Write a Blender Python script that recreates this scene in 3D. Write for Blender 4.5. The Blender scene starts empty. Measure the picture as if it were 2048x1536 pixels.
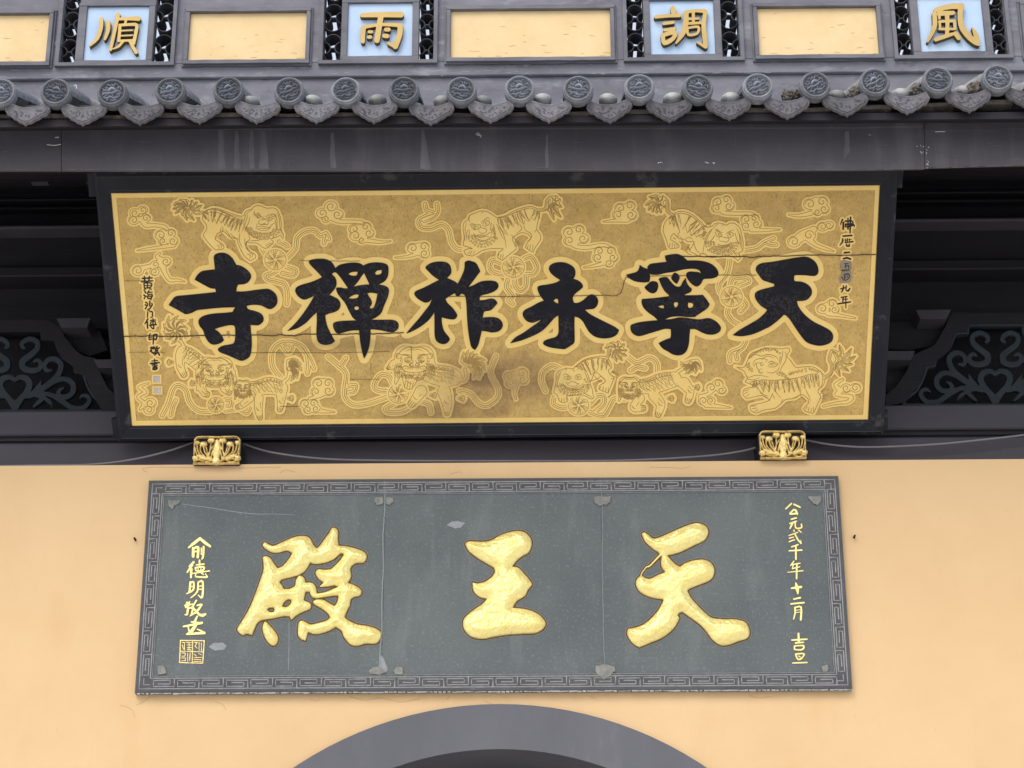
import bpy, bmesh, math, random
import numpy as np
from mathutils import Vector, Matrix
from math import radians, sin, cos, tan, pi, sqrt, atan2
sc = bpy.context.scene
COL = sc.collection
rnd = random.Random(7)

# ------------------------------------------------------------------ camera, world, sun, exposure
FPX = 4141.0
TH, YAW, ROLL = radians(22.1), radians(0.6), radians(-0.18)
CAM = np.array([0.0, -8.2, 1.6])
def _Rz(a): return np.array([[cos(a), -sin(a), 0], [sin(a), cos(a), 0], [0, 0, 1]])
def _Rx(a): return np.array([[1, 0, 0], [0, cos(a), -sin(a)], [0, sin(a), cos(a)]])
RC = _Rz(YAW) @ _Rx(pi / 2 + TH) @ _Rz(ROLL)
cam = bpy.data.cameras.new("camera"); camo = bpy.data.objects.new("camera", cam); COL.objects.link(camo)
cam.sensor_width = 36; cam.lens = 36 * FPX / 2048; cam.clip_start = 0.1; cam.clip_end = 2000
camo.matrix_world = Matrix.Translation(Vector(CAM)) @ Matrix(RC.tolist()).to_4x4()
sc.camera = camo

SUN_EL, SUN_AZ = radians(44), radians(203)          # azimuth clockwise from +Y (behind the viewer, a little left)
w = bpy.data.worlds.new("World"); sc.world = w; w.use_nodes = True
nt = w.node_tree; nt.nodes.clear()
sky = nt.nodes.new("ShaderNodeTexSky"); sky.sky_type = 'NISHITA'; sky.sun_disc = False
sky.sun_elevation = SUN_EL; sky.sun_rotation = SUN_AZ
sky.air_density = 1.0; sky.dust_density = 4.0; sky.ozone_density = 1.0
bg = nt.nodes.new("ShaderNodeBackground"); bg.inputs[1].default_value = 0.15
wo = nt.nodes.new("ShaderNodeOutputWorld")
mxw = nt.nodes.new("ShaderNodeMixRGB"); mxw.inputs[0].default_value = .55; mxw.inputs[2].default_value = (6.3, 6.7, 7.5, 1)   # thin bright overcast over the blue
nt.links.new(sky.outputs[0], mxw.inputs[1]); nt.links.new(mxw.outputs[0], bg.inputs[0]); nt.links.new(bg.outputs[0], wo.inputs[0])
sl = bpy.data.lights.new("sun", 'SUN'); sl.energy = 0.9; sl.angle = radians(35); sl.color = (1.0, 0.96, 0.91)
so = bpy.data.objects.new("sun", sl); COL.objects.link(so)
sd = Vector((sin(SUN_AZ) * cos(SUN_EL), cos(SUN_AZ) * cos(SUN_EL), sin(SUN_EL)))
so.rotation_euler = sd.to_track_quat('Z', 'Y').to_euler()
sc.view_settings.view_transform = 'Standard'; sc.view_settings.look = 'None'
sc.view_settings.gamma = 1.0; sc.view_settings.use_curve_mapping = False
sc.view_settings.exposure = 0.25
try:
    sc.cycles.max_bounces = 8; sc.cycles.diffuse_bounces = 5
except Exception: pass

# ------------------------------------------------------------------ geometry of the place
def rays(x, y):
    x = np.asarray(x, float); y = np.asarray(y, float)
    d = np.stack([(x - 1024) / FPX, -(y - 768) / FPX, -np.ones_like(x)], -1)
    return d @ RC.T
def P(x, y, Y):
    d = rays(x, y); return CAM + d * (Y - CAM[1]) / d[1]
class Plane:
    def __init__(s, B, n):
        s.B = np.array(B, float); s.n = np.array(n, float); s.n /= np.linalg.norm(s.n)
        a = s.at(1000, 700); b = s.at(1001, 700); s.s = float(np.linalg.norm(a - b))
    def at(s, x, y):
        d = rays(x, y); t = np.dot(s.B - CAM, s.n) / (d @ s.n)
        return CAM + d * t[..., None] if d.ndim > 1 else CAM + d * t
    def warp(s, co):                                    # co: (x, -y, height) all in photo pixels on this plane
        p = s.at(co[:, 0], -co[:, 1]); return p + s.n * (co[:, 2:3] * s.s)
def vplane(Y): return Plane((0, Y, 0), (0, -1, 0))
LEAN = radians(40)
BOARD = Plane(P(1000, 845, 0.02), (0, -cos(LEAN), -sin(LEAN)))
WALL = vplane(0.0)

# ------------------------------------------------------------------ materials
MATS = {}
def srgb(r, g, b):
    f = lambda c: (c / 255 / 12.92) if c <= 10 else ((c / 255 + .055) / 1.055) ** 2.4
    return (f(r), f(g), f(b), 1)
def mat(name, c1, c2=None, rough=.7, metal=0.0, scale=6, detail=6, lo=.35, hi=.65, stretch=(1, 1, 1),
        bump=0.0, bscale=60, layers=(), spec=.35, rvar=0.0):
    """c1/c2 mixed by noise; layers = (colour, scale, lo, hi, stretch, strength) further wear on top"""
    m = bpy.data.materials.new(name); m.use_nodes = True; n = m.node_tree; N = n.nodes; L = n.links
    b = N["Principled BSDF"]; b.inputs["Roughness"].default_value = rough; b.inputs["Metallic"].default_value = metal
    b.inputs["Specular IOR Level"].default_value = spec
    tc = N.new("ShaderNodeTexCoord")
    def noise(sc_, st, det=6, off=0.0):
        mp = N.new("ShaderNodeMapping"); mp.inputs["Scale"].default_value = st; mp.inputs["Location"].default_value = (off, off * 1.7, off * .6)
        L.new(tc.outputs["Object"], mp.inputs[0])
        t = N.new("ShaderNodeTexNoise"); t.inputs["Scale"].default_value = sc_; t.inputs["Detail"].default_value = det; t.inputs["Roughness"].default_value = .62
        L.new(mp.outputs[0], t.inputs[0]); return t
    def ramp(src, lo, hi):
        r = N.new("ShaderNodeMapRange"); r.inputs[1].default_value = lo; r.inputs[2].default_value = hi
        L.new(src, r.inputs[0]); return r.outputs[0]
    cur = None; orand = name in ('tile_clay', 'relief_clay', 'drip_clay', 'lattice_tile', 'pale_tile')
    if c2 is None: c2 = tuple(x * .85 for x in c1[:3]) + (1,)
    t = noise(scale, stretch, detail); f = ramp(t.outputs[0], lo, hi)
    mx = N.new("ShaderNodeMixRGB"); mx.inputs[1].default_value = c1; mx.inputs[2].default_value = c2
    L.new(f, mx.inputs[0]); cur = mx.outputs[0]
    for i, (c, s_, l_, h_, st, k) in enumerate(layers):
        t2 = noise(s_, st, 7, 3.1 * (i + 1)); f2 = ramp(t2.outputs[0], l_, h_)
        mu = N.new("ShaderNodeMath"); mu.operation = 'MULTIPLY'; mu.inputs[1].default_value = k; L.new(f2, mu.inputs[0])
        m2 = N.new("ShaderNodeMixRGB"); m2.inputs[2].default_value = c
        L.new(mu.outputs[0], m2.inputs[0]); L.new(cur, m2.inputs[1]); cur = m2.outputs[0]
    if orand:                                             # every tile was fired a little differently
        oi = N.new("ShaderNodeObjectInfo"); hr = N.new("ShaderNodeMapRange"); hr.inputs[3].default_value = .68; hr.inputs[4].default_value = 1.25
        L.new(oi.outputs["Random"], hr.inputs[0]); hs = N.new("ShaderNodeHueSaturation"); L.new(hr.outputs[0], hs.inputs["Value"]); L.new(cur, hs.inputs["Color"]); cur = hs.outputs[0]
    L.new(cur, b.inputs["Base Color"])
    if rvar:
        rr = N.new("ShaderNodeMapRange"); rr.inputs[3].default_value = rough - rvar; rr.inputs[4].default_value = rough + rvar
        L.new(t.outputs[0], rr.inputs[0]); L.new(rr.outputs[0], b.inputs["Roughness"])
    if bump:
        t3 = noise(bscale, stretch, 8, 9.0); bp = N.new("ShaderNodeBump"); bp.inputs["Strength"].default_value = bump
        bp.inputs["Distance"].default_value = .004; L.new(t3.outputs[0], bp.inputs["Height"]); L.new(bp.outputs[0], b.inputs["Normal"])
    MATS[name] = m; return m
V = (1, 1, 1)
mat('yellow_plaster', (.78, .55, .30, 1), (.73, .50, .265, 1), .85, scale=1.3, bump=.55, bscale=16,
    layers=(((.70, .43, .20, 1), 3.0, .58, .78, (1, 1, .35), .5), ((.60, .40, .22, 1), 22, .66, .78, V, .45), ((.66, .46, .27, 1), 7, .60, .80, (1.2, 1, .2), .35)))
mat('yellow_panel_paint', (.84, .65, .36, 1), (.78, .58, .305, 1), .85, scale=5, bump=.5, bscale=24,
    layers=(((.62, .42, .22, 1), 15, .68, .80, (1, 1, 1.6), .5),))
mat('grey_plaster', (.235, .235, .27, 1), (.155, .155, .185, 1), .8, scale=5, bump=.4, bscale=50, stretch=(.6, 1, 1.5),
    layers=(((.34, .35, .385, 1), 14, .54, .70, (.5, 1, 1.4), .7), ((.08, .08, .10, 1), 9, .58, .74, V, .7)))
mat('lattice_tile', (.07, .07, .08, 1), (.05, .05, .06, 1), .85, scale=30, bump=.4)  # dark colour stands in for the shade inside the rings
mat('frame_paint', (.20, .20, .225, 1), (.135, .135, .155, 1), .7, scale=9, bump=.4, bscale=80, stretch=(.5, 1, 1),
    layers=(((.33, .33, .35, 1), 40, .66, .76, (.4, 1, 1), .6),))
mat('blue_paint', (.54, .69, .86, 1), (.45, .60, .81, 1), .7, scale=4, bump=.1,
    layers=(((.25, .33, .5, 1), 30, .72, .8, V, .5),))
mat('arch_plaster', (.150, .152, .172, 1), (.125, .127, .145, 1), .85, scale=2.5, bump=.3, bscale=40, stretch=(1, 1, .5),
    layers=(((.24, .24, .27, 1), 10, .62, .8, (1, 1, .3), .4),))
mat('fascia_timber', (.098, .092, .104, 1), (.070, .066, .076, 1), .6, scale=3, bump=.3, bscale=45, stretch=(.5, 1, 1),
    layers=(((.165, .158, .17, 1), 4.5, .53, .72, (1.6, 1, .22), .6), ((.06, .053, .065, 1), 5, .56, .75, V, .7),
            ((.36, .35, .37, 1), 60, .73, .78, (.35, 1, 1), .8)), rvar=.12)
mat('dark_timber', (.022, .019, .025, 1), (.013, .012, .016, 1), .6, scale=4, bump=.3, bscale=30, stretch=(.25, 1, 2),
    layers=(((.05, .044, .05, 1), 9, .6, .8, (.2, 1, 2), .6),))
mat('lower_beam_paint', (.082, .076, .092, 1), (.062, .058, .072, 1), .6, scale=3, stretch=(.3, 1, 1), bump=.15)
mat('block_paint', (.075, .071, .081, 1), (.06, .057, .066, 1), .7, scale=8)
mat('screen_paint', (.038, .050, .061, 1), (.026, .036, .045, 1), .6, scale=8, bump=.2)
mat('black_void', (.006, .006, .008, 1), (.008, .008, .01, 1), .9)
mat('tile_clay', (.25, .265, .295, 1), (.15, .158, .178, 1), .85, scale=22, bump=.6, bscale=90,
    layers=(((.30, .32, .35, 1), 35, .56, .72, V, .7), ((.05, .05, .06, 1), 28, .6, .75, V, .7)))
mat('drip_clay', (.20, .19, .205, 1), (.125, .118, .13, 1), .85, scale=26, bump=.9, bscale=120,
    layers=(((.24, .235, .24, 1), 60, .58, .74, V, .6),))
mat('relief_clay', (.32, .355, .41, 1), (.22, .245, .285, 1), .85, scale=40, bump=.7, bscale=120)
mat('pale_tile', (.46, .46, .445, 1), (.28, .285, .29, 1), .8, scale=26, bump=.5, layers=(((.16, .16, .165, 1), 40, .60, .70, V, .6),))
mat('mortar', (.21, .185, .155, 1), (.11, .10, .09, 1), .95, scale=30, bump=1.0, bscale=70,
    layers=(((.45, .42, .38, 1), 45, .6, .72, V, .7),))
mat('frame_black', (.017, .019, .027, 1), (.012, .014, .020, 1), .45, spec=.2, scale=5, bump=.15, bscale=40,
    layers=(((.07, .07, .068, 1), 7, .585, .63, (.8, .8, .8), .8), ((.12, .12, .13, 1), 40, .70, .76, (.3, 1, 1), .6)), rvar=.1)
mat('lacquer_black', (.008, .008, .013, 1), (.012, .012, .018, 1), .45, spec=.18, scale=20, bump=.25, bscale=60,
    layers=(((.075, .073, .072, 1), 95, .54, .60, V, .0),))
mat('ink', (.018, .014, .016, 1), (.03, .022, .02, 1), .6, scale=60)
GB1, GB2 = (.66, .455, .165, 1), (.61, .41, .14, 1)
mat('gold_leaf_bright', (1.0, .745, .265, 1), (.96, .68, .22, 1), .5, .1, scale=9, bump=.12, bscale=120,
    layers=(((.55, .38, .15, 1), 60, .68, .8, V, .4),))
mat('engraved_line', (.47, .31, .10, 1), (.36, .225, .07, 1), .7, .1, scale=30)
mat('gilded_letter', (1.0, .89, .36, 1), (.98, .80, .28, 1), .32, .4, scale=14, bump=.8, bscale=26, layers=(((.80, .56, .20, 1), 55, .64, .76, V, .5),))
mat('gilded_wood', (.98, .78, .32, 1), (.55, .38, .16, 1), .42, .5, scale=60, lo=.45, hi=.7, bump=.4, bscale=150)
mat('ochre_letter', (.60, .425, .155, 1), (.53, .37, .125, 1), .5, .15, scale=8)
mat('ochre_letter_shaded_side', (.15, .105, .04, 1), (.09, .065, .028, 1), .7, .1, scale=20)  # shaded copy of the ochre: shade on the letter sides put into the colour
mat('slate', (.140, .160, .160, 1), (.108, .126, .128, 1), .75, scale=2.2, bump=.5, bscale=130,
    layers=(((.25, .275, .275, 1), 5.5, .56, .80, (1.5, 1, .4), .45), ((.30, .32, .32, 1), 90, .55, .68, V, .35), ((.09, .10, .11, 1), 130, .66, .72, V, .35), ((.55, .57, .57, 1), 60, .735, .755, V, .8)))
mat('slate_border', (.115, .113, .115, 1), (.085, .084, .088, 1), .85, scale=12, bump=.6, bscale=140,
    layers=(((.22, .23, .24, 1), 30, .62, .75, V, .5),))
mat('slate_ridge', (.44, .45, .455, 1), (.31, .315, .32, 1), .85, scale=50, bump=.4)
mat('cement', (.30, .30, .275, 1), (.20, .205, .19, 1), .95, scale=40, bump=.5)
mat('chalk', (.33, .35, .36, 1), (.27, .29, .30, 1), .95, scale=60)
mat('cut_edge', (.16, .085, .03, 1), (.10, .06, .03, 1), .8, scale=40)
mat('seal_white', (.62, .60, .58, 1), (.50, .48, .46, 1), .8, scale=30)
mat('tape', (.36, .30, .23, 1), (.30, .25, .19, 1), .7, scale=20)
mat('cable_rubber', (.26, .26, .28, 1), None, .5)
mat('paving', (.68, .665, .63, 1), (.60, .585, .555, 1), .9, scale=.8, bump=.3)
mat('crack_plaster', (.55, .36, .19, 1), None, .9)
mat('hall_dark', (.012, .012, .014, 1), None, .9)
mat('streak', (.165, .157, .17, 1), (.12, .113, .125, 1), .65, scale=8, stretch=(2, 1, .4))
mat('white_chip', (.75, .74, .72, 1), None, .8)

# gold ground of the board: fine chiselled texture, with soot stains near the middle of the lower edge
def gold_ground():
    m = mat('gold_ground', (.80, .555, .185, 1), (.62, .41, .13, 1), .6, .1, scale=22, bump=1.0, bscale=260, lo=.3, hi=.7,
            layers=(((.36, .24, .09, 1), 75, .54, .66, (1.6, 1, 1), .65), ((.86, .63, .26, 1), 50, .56, .70, V, .55), ((.38, .26, .12, 1), 3.2, .56, .78, V, .35)))
    n = m.node_tree; N = n.nodes; L = n.links; b = N["Principled BSDF"]
    return m
gold_ground()
def stain(m, centre, rad, colour, k):
    n = m.node_tree; N = n.nodes; L = n.links; b = N["Principled BSDF"]
    src = b.inputs["Base Color"].links[0].from_socket
    tc = N.new("ShaderNodeTexCoord")
    vm = N.new("ShaderNodeMapping"); vm.vector_type = 'POINT'
    vm.inputs["Location"].default_value = tuple(-c / r for c, r in zip(centre, rad)); vm.inputs["Scale"].default_value = tuple(1 / r for r in rad)
    L.new(tc.outputs["Object"], vm.inputs[0])
    ln = N.new("ShaderNodeVectorMath"); ln.operation = 'LENGTH'; L.new(vm.outputs[0], ln.inputs[0])
    nz = N.new("ShaderNodeTexNoise"); nz.inputs["Scale"].default_value = 9; nz.inputs["Detail"].default_value = 8; nz.inputs["Roughness"].default_value = .7; L.new(tc.outputs["Object"], nz.inputs[0])
    ad = N.new("ShaderNodeMath"); ad.operation = 'MULTIPLY_ADD'; ad.inputs[1].default_value = 1.9; L.new(nz.outputs[0], ad.inputs[0]); L.new(ln.outputs["Value"], ad.inputs[2])
    mr = N.new("ShaderNodeMapRange"); mr.inputs[1].default_value = 2.1; mr.inputs[2].default_value = 1.2; mr.inputs[3].default_value = 0; mr.inputs[4].default_value = k
    L.new(ad.outputs[0], mr.inputs[0])
    mx = N.new("ShaderNodeMixRGB"); mx.inputs[2].default_value = colour
    L.new(mr.outputs[0], mx.inputs[0]); L.new(src, mx.inputs[1]); L.new(mx.outputs[0], b.inputs["Base Color"])
for nm, kk in (('gold_ground', .85), ('gold_leaf_bright', .7)):
    stain(MATS[nm], BOARD.at(985, 760), (.32, .12, .14), (.27, .165, .085, 1), kk)
    stain(MATS[nm], BOARD.at(880, 825), (.30, .08, .05), (.30, .19, .09, 1), kk * .7)
    stain(MATS[nm], BOARD.at(700, 690), (.45, .08, .03), (.27, .18, .08, 1), kk * .6)
# crackled lacquer on the big letters: grey worn patches
def crackle(m, cs):
    n = m.node_tree; N = n.nodes; L = n.links; b = N["Principled BSDF"]
    src = b.inputs["Base Color"].links[0].from_socket; tc = N.new("ShaderNodeTexCoord")
    v = N.new("ShaderNodeTexNoise"); v.inputs["Scale"].default_value = 42; v.inputs["Detail"].default_value = 5; v.inputs["Distortion"].default_value = 2.2; L.new(tc.outputs["Object"], v.inputs[0])
    r = N.new("ShaderNodeMapRange"); r.inputs[1].default_value = .50; r.inputs[2].default_value = .58; L.new(v.outputs[0], r.inputs[0])
    g = N.new("ShaderNodeTexNoise"); g.inputs["Scale"].default_value = 4.5; g.inputs["Detail"].default_value = 3; L.new(tc.outputs["Object"], g.inputs[0])
    r2 = N.new("ShaderNodeMapRange"); r2.inputs[1].default_value = .44; r2.inputs[2].default_value = .60; r2.inputs[4].default_value = .6; L.new(g.outputs[0], r2.inputs[0])
    mu = N.new("ShaderNodeMath"); mu.operation = 'MULTIPLY'; L.new(r.outputs[0], mu.inputs[0]); L.new(r2.outputs[0], mu.inputs[1])
    mx = N.new("ShaderNodeMixRGB"); mx.inputs[2].default_value = (.055, .052, .055, 1); L.new(mu.outputs[0], mx.inputs[0]); L.new(src, mx.inputs[1]); L.new(mx.outputs[0], b.inputs["Base Color"])
crackle(MATS['lacquer_black'], None)

# ------------------------------------------------------------------ objects
WL = {}                                              # world location of every object made
def thing(name, label, cat, loc=(0, 0, 0), group=None):
    o = bpy.data.objects.new(name, None); COL.objects.link(o); o.location = loc; o.empty_display_size = .1
    o["label"] = label; o["category"] = cat
    if group: o["group"] = group
    WL[o] = Vector(loc); return o
def part(name, mesh, material, parent, loc=(0, 0, 0), label=None, rot=None, kind=None):
    o = bpy.data.objects.new(name, mesh); COL.objects.link(o)
    ms = material if isinstance(material, (list, tuple)) else [material]
    if mesh is not None and len(mesh.materials) == 0 and material:
        for q in ms: mesh.materials.append(MATS[q])
    loc = Vector(loc); WL[o] = loc
    if parent is not None: o.parent = parent; o.location = loc - WL[parent]
    else: o.location = loc
    if rot: o.rotation_euler = rot
    if label: o["label"] = label
    if kind: o["kind"] = kind
    return o
def mesh_from(name, verts, faces, smooth=False, angle=None):
    me = bpy.data.meshes.new(name); me.from_pydata([tuple(map(float, v)) for v in verts], [], faces); me.update()
    if smooth:
        me.polygons.foreach_set("use_smooth", [True] * len(me.polygons))
        if angle: me.set_sharp_from_angle(angle=radians(angle))
    return me
def box(x0, x1, y0, y1, z0, z1, bev=0.003, name='box', jag=0):
    bm = bmesh.new()
    bmesh.ops.create_cube(bm, size=1)
    for v in bm.verts: v.co = Vector(((x0 + x1) / 2 + v.co.x * (x1 - x0), (y0 + y1) / 2 + v.co.y * (y1 - y0), (z0 + z1) / 2 + v.co.z * (z1 - z0)))
    if jag:
        n = max(2, int((x1 - x0) / .05))
        ed = [e for e in bm.edges if abs(e.verts[0].co.x - e.verts[1].co.x) > .5 * (x1 - x0)]
        bmesh.ops.subdivide_edges(bm, edges=ed, cuts=n, use_grid_fill=True)
        for v in bm.verts: v.co.z += rnd.uniform(-jag, jag) * .6; v.co.y += rnd.uniform(-jag, jag) * .4
    elif bev: bmesh.ops.bevel(bm, geom=list(bm.edges), offset=min(bev, .3 * min(abs(x1 - x0), abs(y1 - y0), abs(z1 - z0))), segments=1, affect='EDGES', clamp_overlap=True)
    me = bpy.data.meshes.new(name); bm.to_mesh(me); bm.free(); return me
def prism(front, back, name='prism'):                 # two polygons (CCW seen from the front) -> closed solid
    n = len(front); return mesh_from(name, list(front) + list(back), [list(range(n)), list(range(2 * n - 1, n - 1, -1))] + [[i, n + i, n + (i + 1) % n, (i + 1) % n] for i in range(n)])
def join_meshes(name, meshes):
    vs, fs, mi, k = [], [], [], 0
    for m in meshes:
        for v in m.vertices: vs.append(tuple(v.co))
        for p in m.polygons: fs.append([k + i for i in p.vertices])
        k += len(m.vertices)
    return mesh_from(name, vs, fs)

# ------------------------------------------------------------------ drawing tools (all in photo pixels, y down)
def parse(s, ox=0, oy=0, sc_=1):
    pts, cr = [], []
    for t in s.split():
        c = t.endswith('!'); t = t.rstrip('!'); a = t.split(',')
        q = [float(v) for v in a]; q[0] = ox + q[0] / sc_; q[1] = oy + q[1] / sc_
        if len(q) > 2: q[2] = q[2] / sc_
        pts.append(q); cr.append(c)
    return pts, cr
def smooth(pts, cr=None, closed=False, n=5):
    pts = [np.array(p, float) for p in pts]; N_ = len(pts); cr = cr or [False] * N_; out = []
    m = N_ if closed else N_ - 1
    for i in range(m):
        p1, p2 = pts[i], pts[(i + 1) % N_]
        p0 = pts[i - 1] if (i > 0 or closed) and not cr[i] else p1
        j = (i + 2)
        p3 = pts[j % N_] if (j < N_ or closed) and not cr[(i + 1) % N_] else p2
        for k in range(n):
            t = k / n
            out.append(.5 * ((2 * p1) + (-p0 + p2) * t + (2 * p0 - 5 * p1 + 4 * p2 - p3) * t * t + (-p0 + 3 * p1 - 3 * p2 + p3) * t ** 3))
    if not closed: out.append(pts[-1])
    return out
class Field:
    def __init__(s, bbox, g):
        s.x0, s.y0, x1, y1 = bbox; s.g = g
        s.nx = int((x1 - s.x0) / g) + 2; s.ny = int((y1 - s.y0) / g) + 2
        s.X, s.Y = np.meshgrid(s.x0 + g * np.arange(s.nx), s.y0 + g * np.arange(s.ny)); s.F = np.full(s.X.shape, -1e3)
    def stroke(s, pts, wd=None):
        for a, b in zip(pts[:-1], pts[1:]):
            r0 = (a[2] if wd is None else wd) / 2; r1 = (b[2] if wd is None else wd) / 2
            dx, dy = b[0] - a[0], b[1] - a[1]; l2 = dx * dx + dy * dy + 1e-9
            R = max(r0, r1) + 18
            i0 = max(0, int((min(a[0], b[0]) - R - s.x0) / s.g)); i1 = int((max(a[0], b[0]) + R - s.x0) / s.g) + 2
            j0 = max(0, int((min(a[1], b[1]) - R - s.y0) / s.g)); j1 = int((max(a[1], b[1]) + R - s.y0) / s.g) + 2
            X = s.X[j0:j1, i0:i1]; Y = s.Y[j0:j1, i0:i1]
            t = np.clip(((X - a[0]) * dx + (Y - a[1]) * dy) / l2, 0, 1)
            d = (r0 + (r1 - r0) * t) - np.hypot(X - a[0] - t * dx, Y - a[1] - t * dy)
            s.F[j0:j1, i0:i1] = np.maximum(s.F[j0:j1, i0:i1], d)
    def polys(s, loops):
        ins = np.zeros(s.X.shape, bool); D = np.full(s.X.shape, 1e3)
        for lp in loops:
            n = len(lp)
            for i in range(n):
                a, b = lp[i], lp[(i + 1) % n]; dx, dy = b[0] - a[0], b[1] - a[1]; l2 = dx * dx + dy * dy + 1e-9
                t = np.clip(((s.X - a[0]) * dx + (s.Y - a[1]) * dy) / l2, 0, 1)
                D = np.minimum(D, np.hypot(s.X - a[0] - t * dx, s.Y - a[1] - t * dy))
                if abs(dy) > 1e-9:
                    c = (a[1] > s.Y) != (b[1] > s.Y)
                    ins ^= c & (s.X < dx * (s.Y - a[1]) / dy + a[0])
        s.F = np.maximum(s.F, np.where(ins, D, -D))
    def cells(s, lev=0.0):
        F = s.F - lev; F[0, :] = F[-1, :] = -99; F[:, 0] = F[:, -1] = -99
        F = np.where(F == 0, 1e-6, F); A = F > 0
        n = A[:-1, :-1].astype(int) + A[1:, :-1] + A[:-1, 1:] + A[1:, 1:]
        return F, n
    def _walk(s, F, j, i):
        c = ((j, i), (j, i + 1), (j + 1, i + 1), (j + 1, i)); out = []
        for k in range(4):
            a, b = c[k], c[(k + 1) % 4]; fa, fb = F[a], F[b]
            if fa > 0: out.append(('v', a))
            if (fa > 0) != (fb > 0): out.append(('e', min(a, b), max(a, b), fa > 0))
        return out
    def pos(s, F, k):
        if k[0] == 'v': return (s.x0 + s.g * k[1][1], s.y0 + s.g * k[1][0])
        a, b = k[1], k[2]; t = F[a] / (F[a] - F[b])
        return (s.x0 + s.g * (a[1] + t * (b[1] - a[1])), s.y0 + s.g * (a[0] + t * (b[0] - a[0])))
    def contours(s, lev=0.0, simp=0.12, minlen=6):
        F, n = s.cells(lev); nxt = {}
        for j, i in zip(*np.nonzero((n > 0) & (n < 4))):
            w_ = [k for k in s._walk(F, j, i) if k[0] == 'e']; m = len(w_)
            for q in range(m):
                if w_[q][3]: nxt[w_[q][:3]] = w_[(q + 1) % m][:3]
        out = []
        while nxt:
            k0 = next(iter(nxt)); k = k0; lp = []
            while k in nxt: lp.append(s.pos(F, k)); k = nxt.pop(k)
            if len(lp) < minlen: continue
            a = np.array(lp)
            for _ in range(2): a = (np.roll(a, 1, 0) + 2 * a + np.roll(a, -1, 0)) / 4
            keep = [0]                                # drop near-collinear points
            for q in range(1, len(a) - 1):
                p, r = a[keep[-1]], a[q + 1]; d = r - p; l = np.hypot(*d) + 1e-9
                if abs(d[0] * (a[q][1] - p[1]) - d[1] * (a[q][0] - p[0])) / l > simp or np.hypot(*(a[q] - p)) > 12: keep.append(q)
            out.append([tuple(a[q]) for q in keep])
        return [o for o in out if len(o) > 2]
    def inflate(s, hfun, base=-2.0):
        F, n = s.cells(0); idx = {}; vs = []; fs = []; ed = {}
        def vid(k):
            kk = k[:3]
            if kk not in idx:
                x, y = s.pos(F, k); h = hfun(max(0.0, float(F[k[1]]))) if k[0] == 'v' else 0.0
                idx[kk] = len(vs); vs.append((x, -y, h))
            return idx[kk]
        bd = []
        for j, i in zip(*np.nonzero(n > 0)):
            w_ = s._walk(F, j, i); f = [vid(k) for k in w_]
            if len(f) >= 3: fs.append(f[::-1])
            m = len(w_)
            if n[j, i] < 4:
                for q in range(m):
                    if w_[q][0] == 'e' and w_[q][3]: bd.append((vid(w_[q]), vid(w_[(q + 1) % m])))
        low = {}
        for a, b in bd:
            for q in (a, b):
                if q not in low: low[q] = len(vs); x, y, _ = vs[q]; vs.append((x, y, base))
            fs.append([a, b, low[b], low[a]])
        return vs, fs
def warpmesh(me, plane, dz=0):
    n = len(me.vertices); co = np.empty(n * 3); me.vertices.foreach_get("co", co); co = co.reshape(-1, 3)
    co[:, 2] += dz; me.vertices.foreach_set("co", plane.warp(co).ravel()); me.update(); return me
def plate(loops, z0, z1, bev=0.0, plane=None, name='plate', smooth_=True):
    """closed outlines (px) -> solid between heights z0 and z1 (px) with a bevelled rim; even-odd holes"""
    cu = bpy.data.curves.new(name, 'CURVE'); cu.dimensions = '2D'; cu.fill_mode = 'BOTH'
    for lp in loops:
        sp = cu.splines.new('POLY'); sp.points.add(len(lp) - 1); sp.use_cyclic_u = True
        sp.points.foreach_set("co", np.array([(x, -y, 0, 1) for x, y in [q[:2] for q in lp]], float).ravel())
    cu.extrude = (z1 - z0) / 2 - bev; cu.bevel_depth = bev; cu.offset = -bev; cu.bevel_resolution = 1
    ob = bpy.data.objects.new(name, cu); me = bpy.data.meshes.new_from_object(ob)
    bpy.data.objects.remove(ob); bpy.data.curves.remove(cu); me.name = name; me.materials.clear()
    for v in me.vertices: v.co.z += (z0 + z1) / 2
    if plane is not None: warpmesh(me, plane)
    me.polygons.foreach_set("use_smooth", [True] * len(me.polygons)); me.set_sharp_from_angle(angle=radians(40))
    return me
class Tents:
    """thin ridged strips following polylines, used for raised or inlaid drawn lines"""
    def __init__(s): s.v = []; s.f = []; s.k = 0
    def add(s, pts, wd=1.8, h=.5, z=0.0, closed=False, taper=False):
        p = [np.array(q[:2], float) for q in pts]
        q = [p[0]]
        for a in p[1:]:
            if np.hypot(*(a - q[-1])) > .25: q.append(a)
        if closed and len(q) > 2 and np.hypot(*(q[0] - q[-1])) < .3: q.pop()
        n = len(q)
        if n < 2: return
        z = z + (s.k % 17) * .012; s.k += 1; b = len(s.v)
        for i in range(n):
            a = q[i - 1] if (i or closed) else q[i]; c = q[(i + 1) % n] if (i < n - 1 or closed) else q[i]
            d = c - a; d = d / (np.hypot(*d) + 1e-9); nn = np.array([-d[1], d[0]])
            w_ = wd / 2
            if taper: t = i / (n - 1); w_ *= .35 + .65 * sin(pi * min(1, max(0, .15 + .8 * t)))
            for sg, zz in ((1, 0), (0, h), (-1, 0)):
                x, y = q[i] + nn * w_ * sg; s.v.append((x, -y, z + zz))
        for i in range(n if closed else n - 1):
            j = (i + 1) % n
            for c in (0, 1): s.f.append([b + 3 * i + c, b + 3 * j + c, b + 3 * j + c + 1, b + 3 * i + c + 1])
    def mesh(s, plane, name='lines'):
        vs = plane.warp(np.array(s.v)) if plane else s.v
        return mesh_from(name, vs, s.f)
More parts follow.
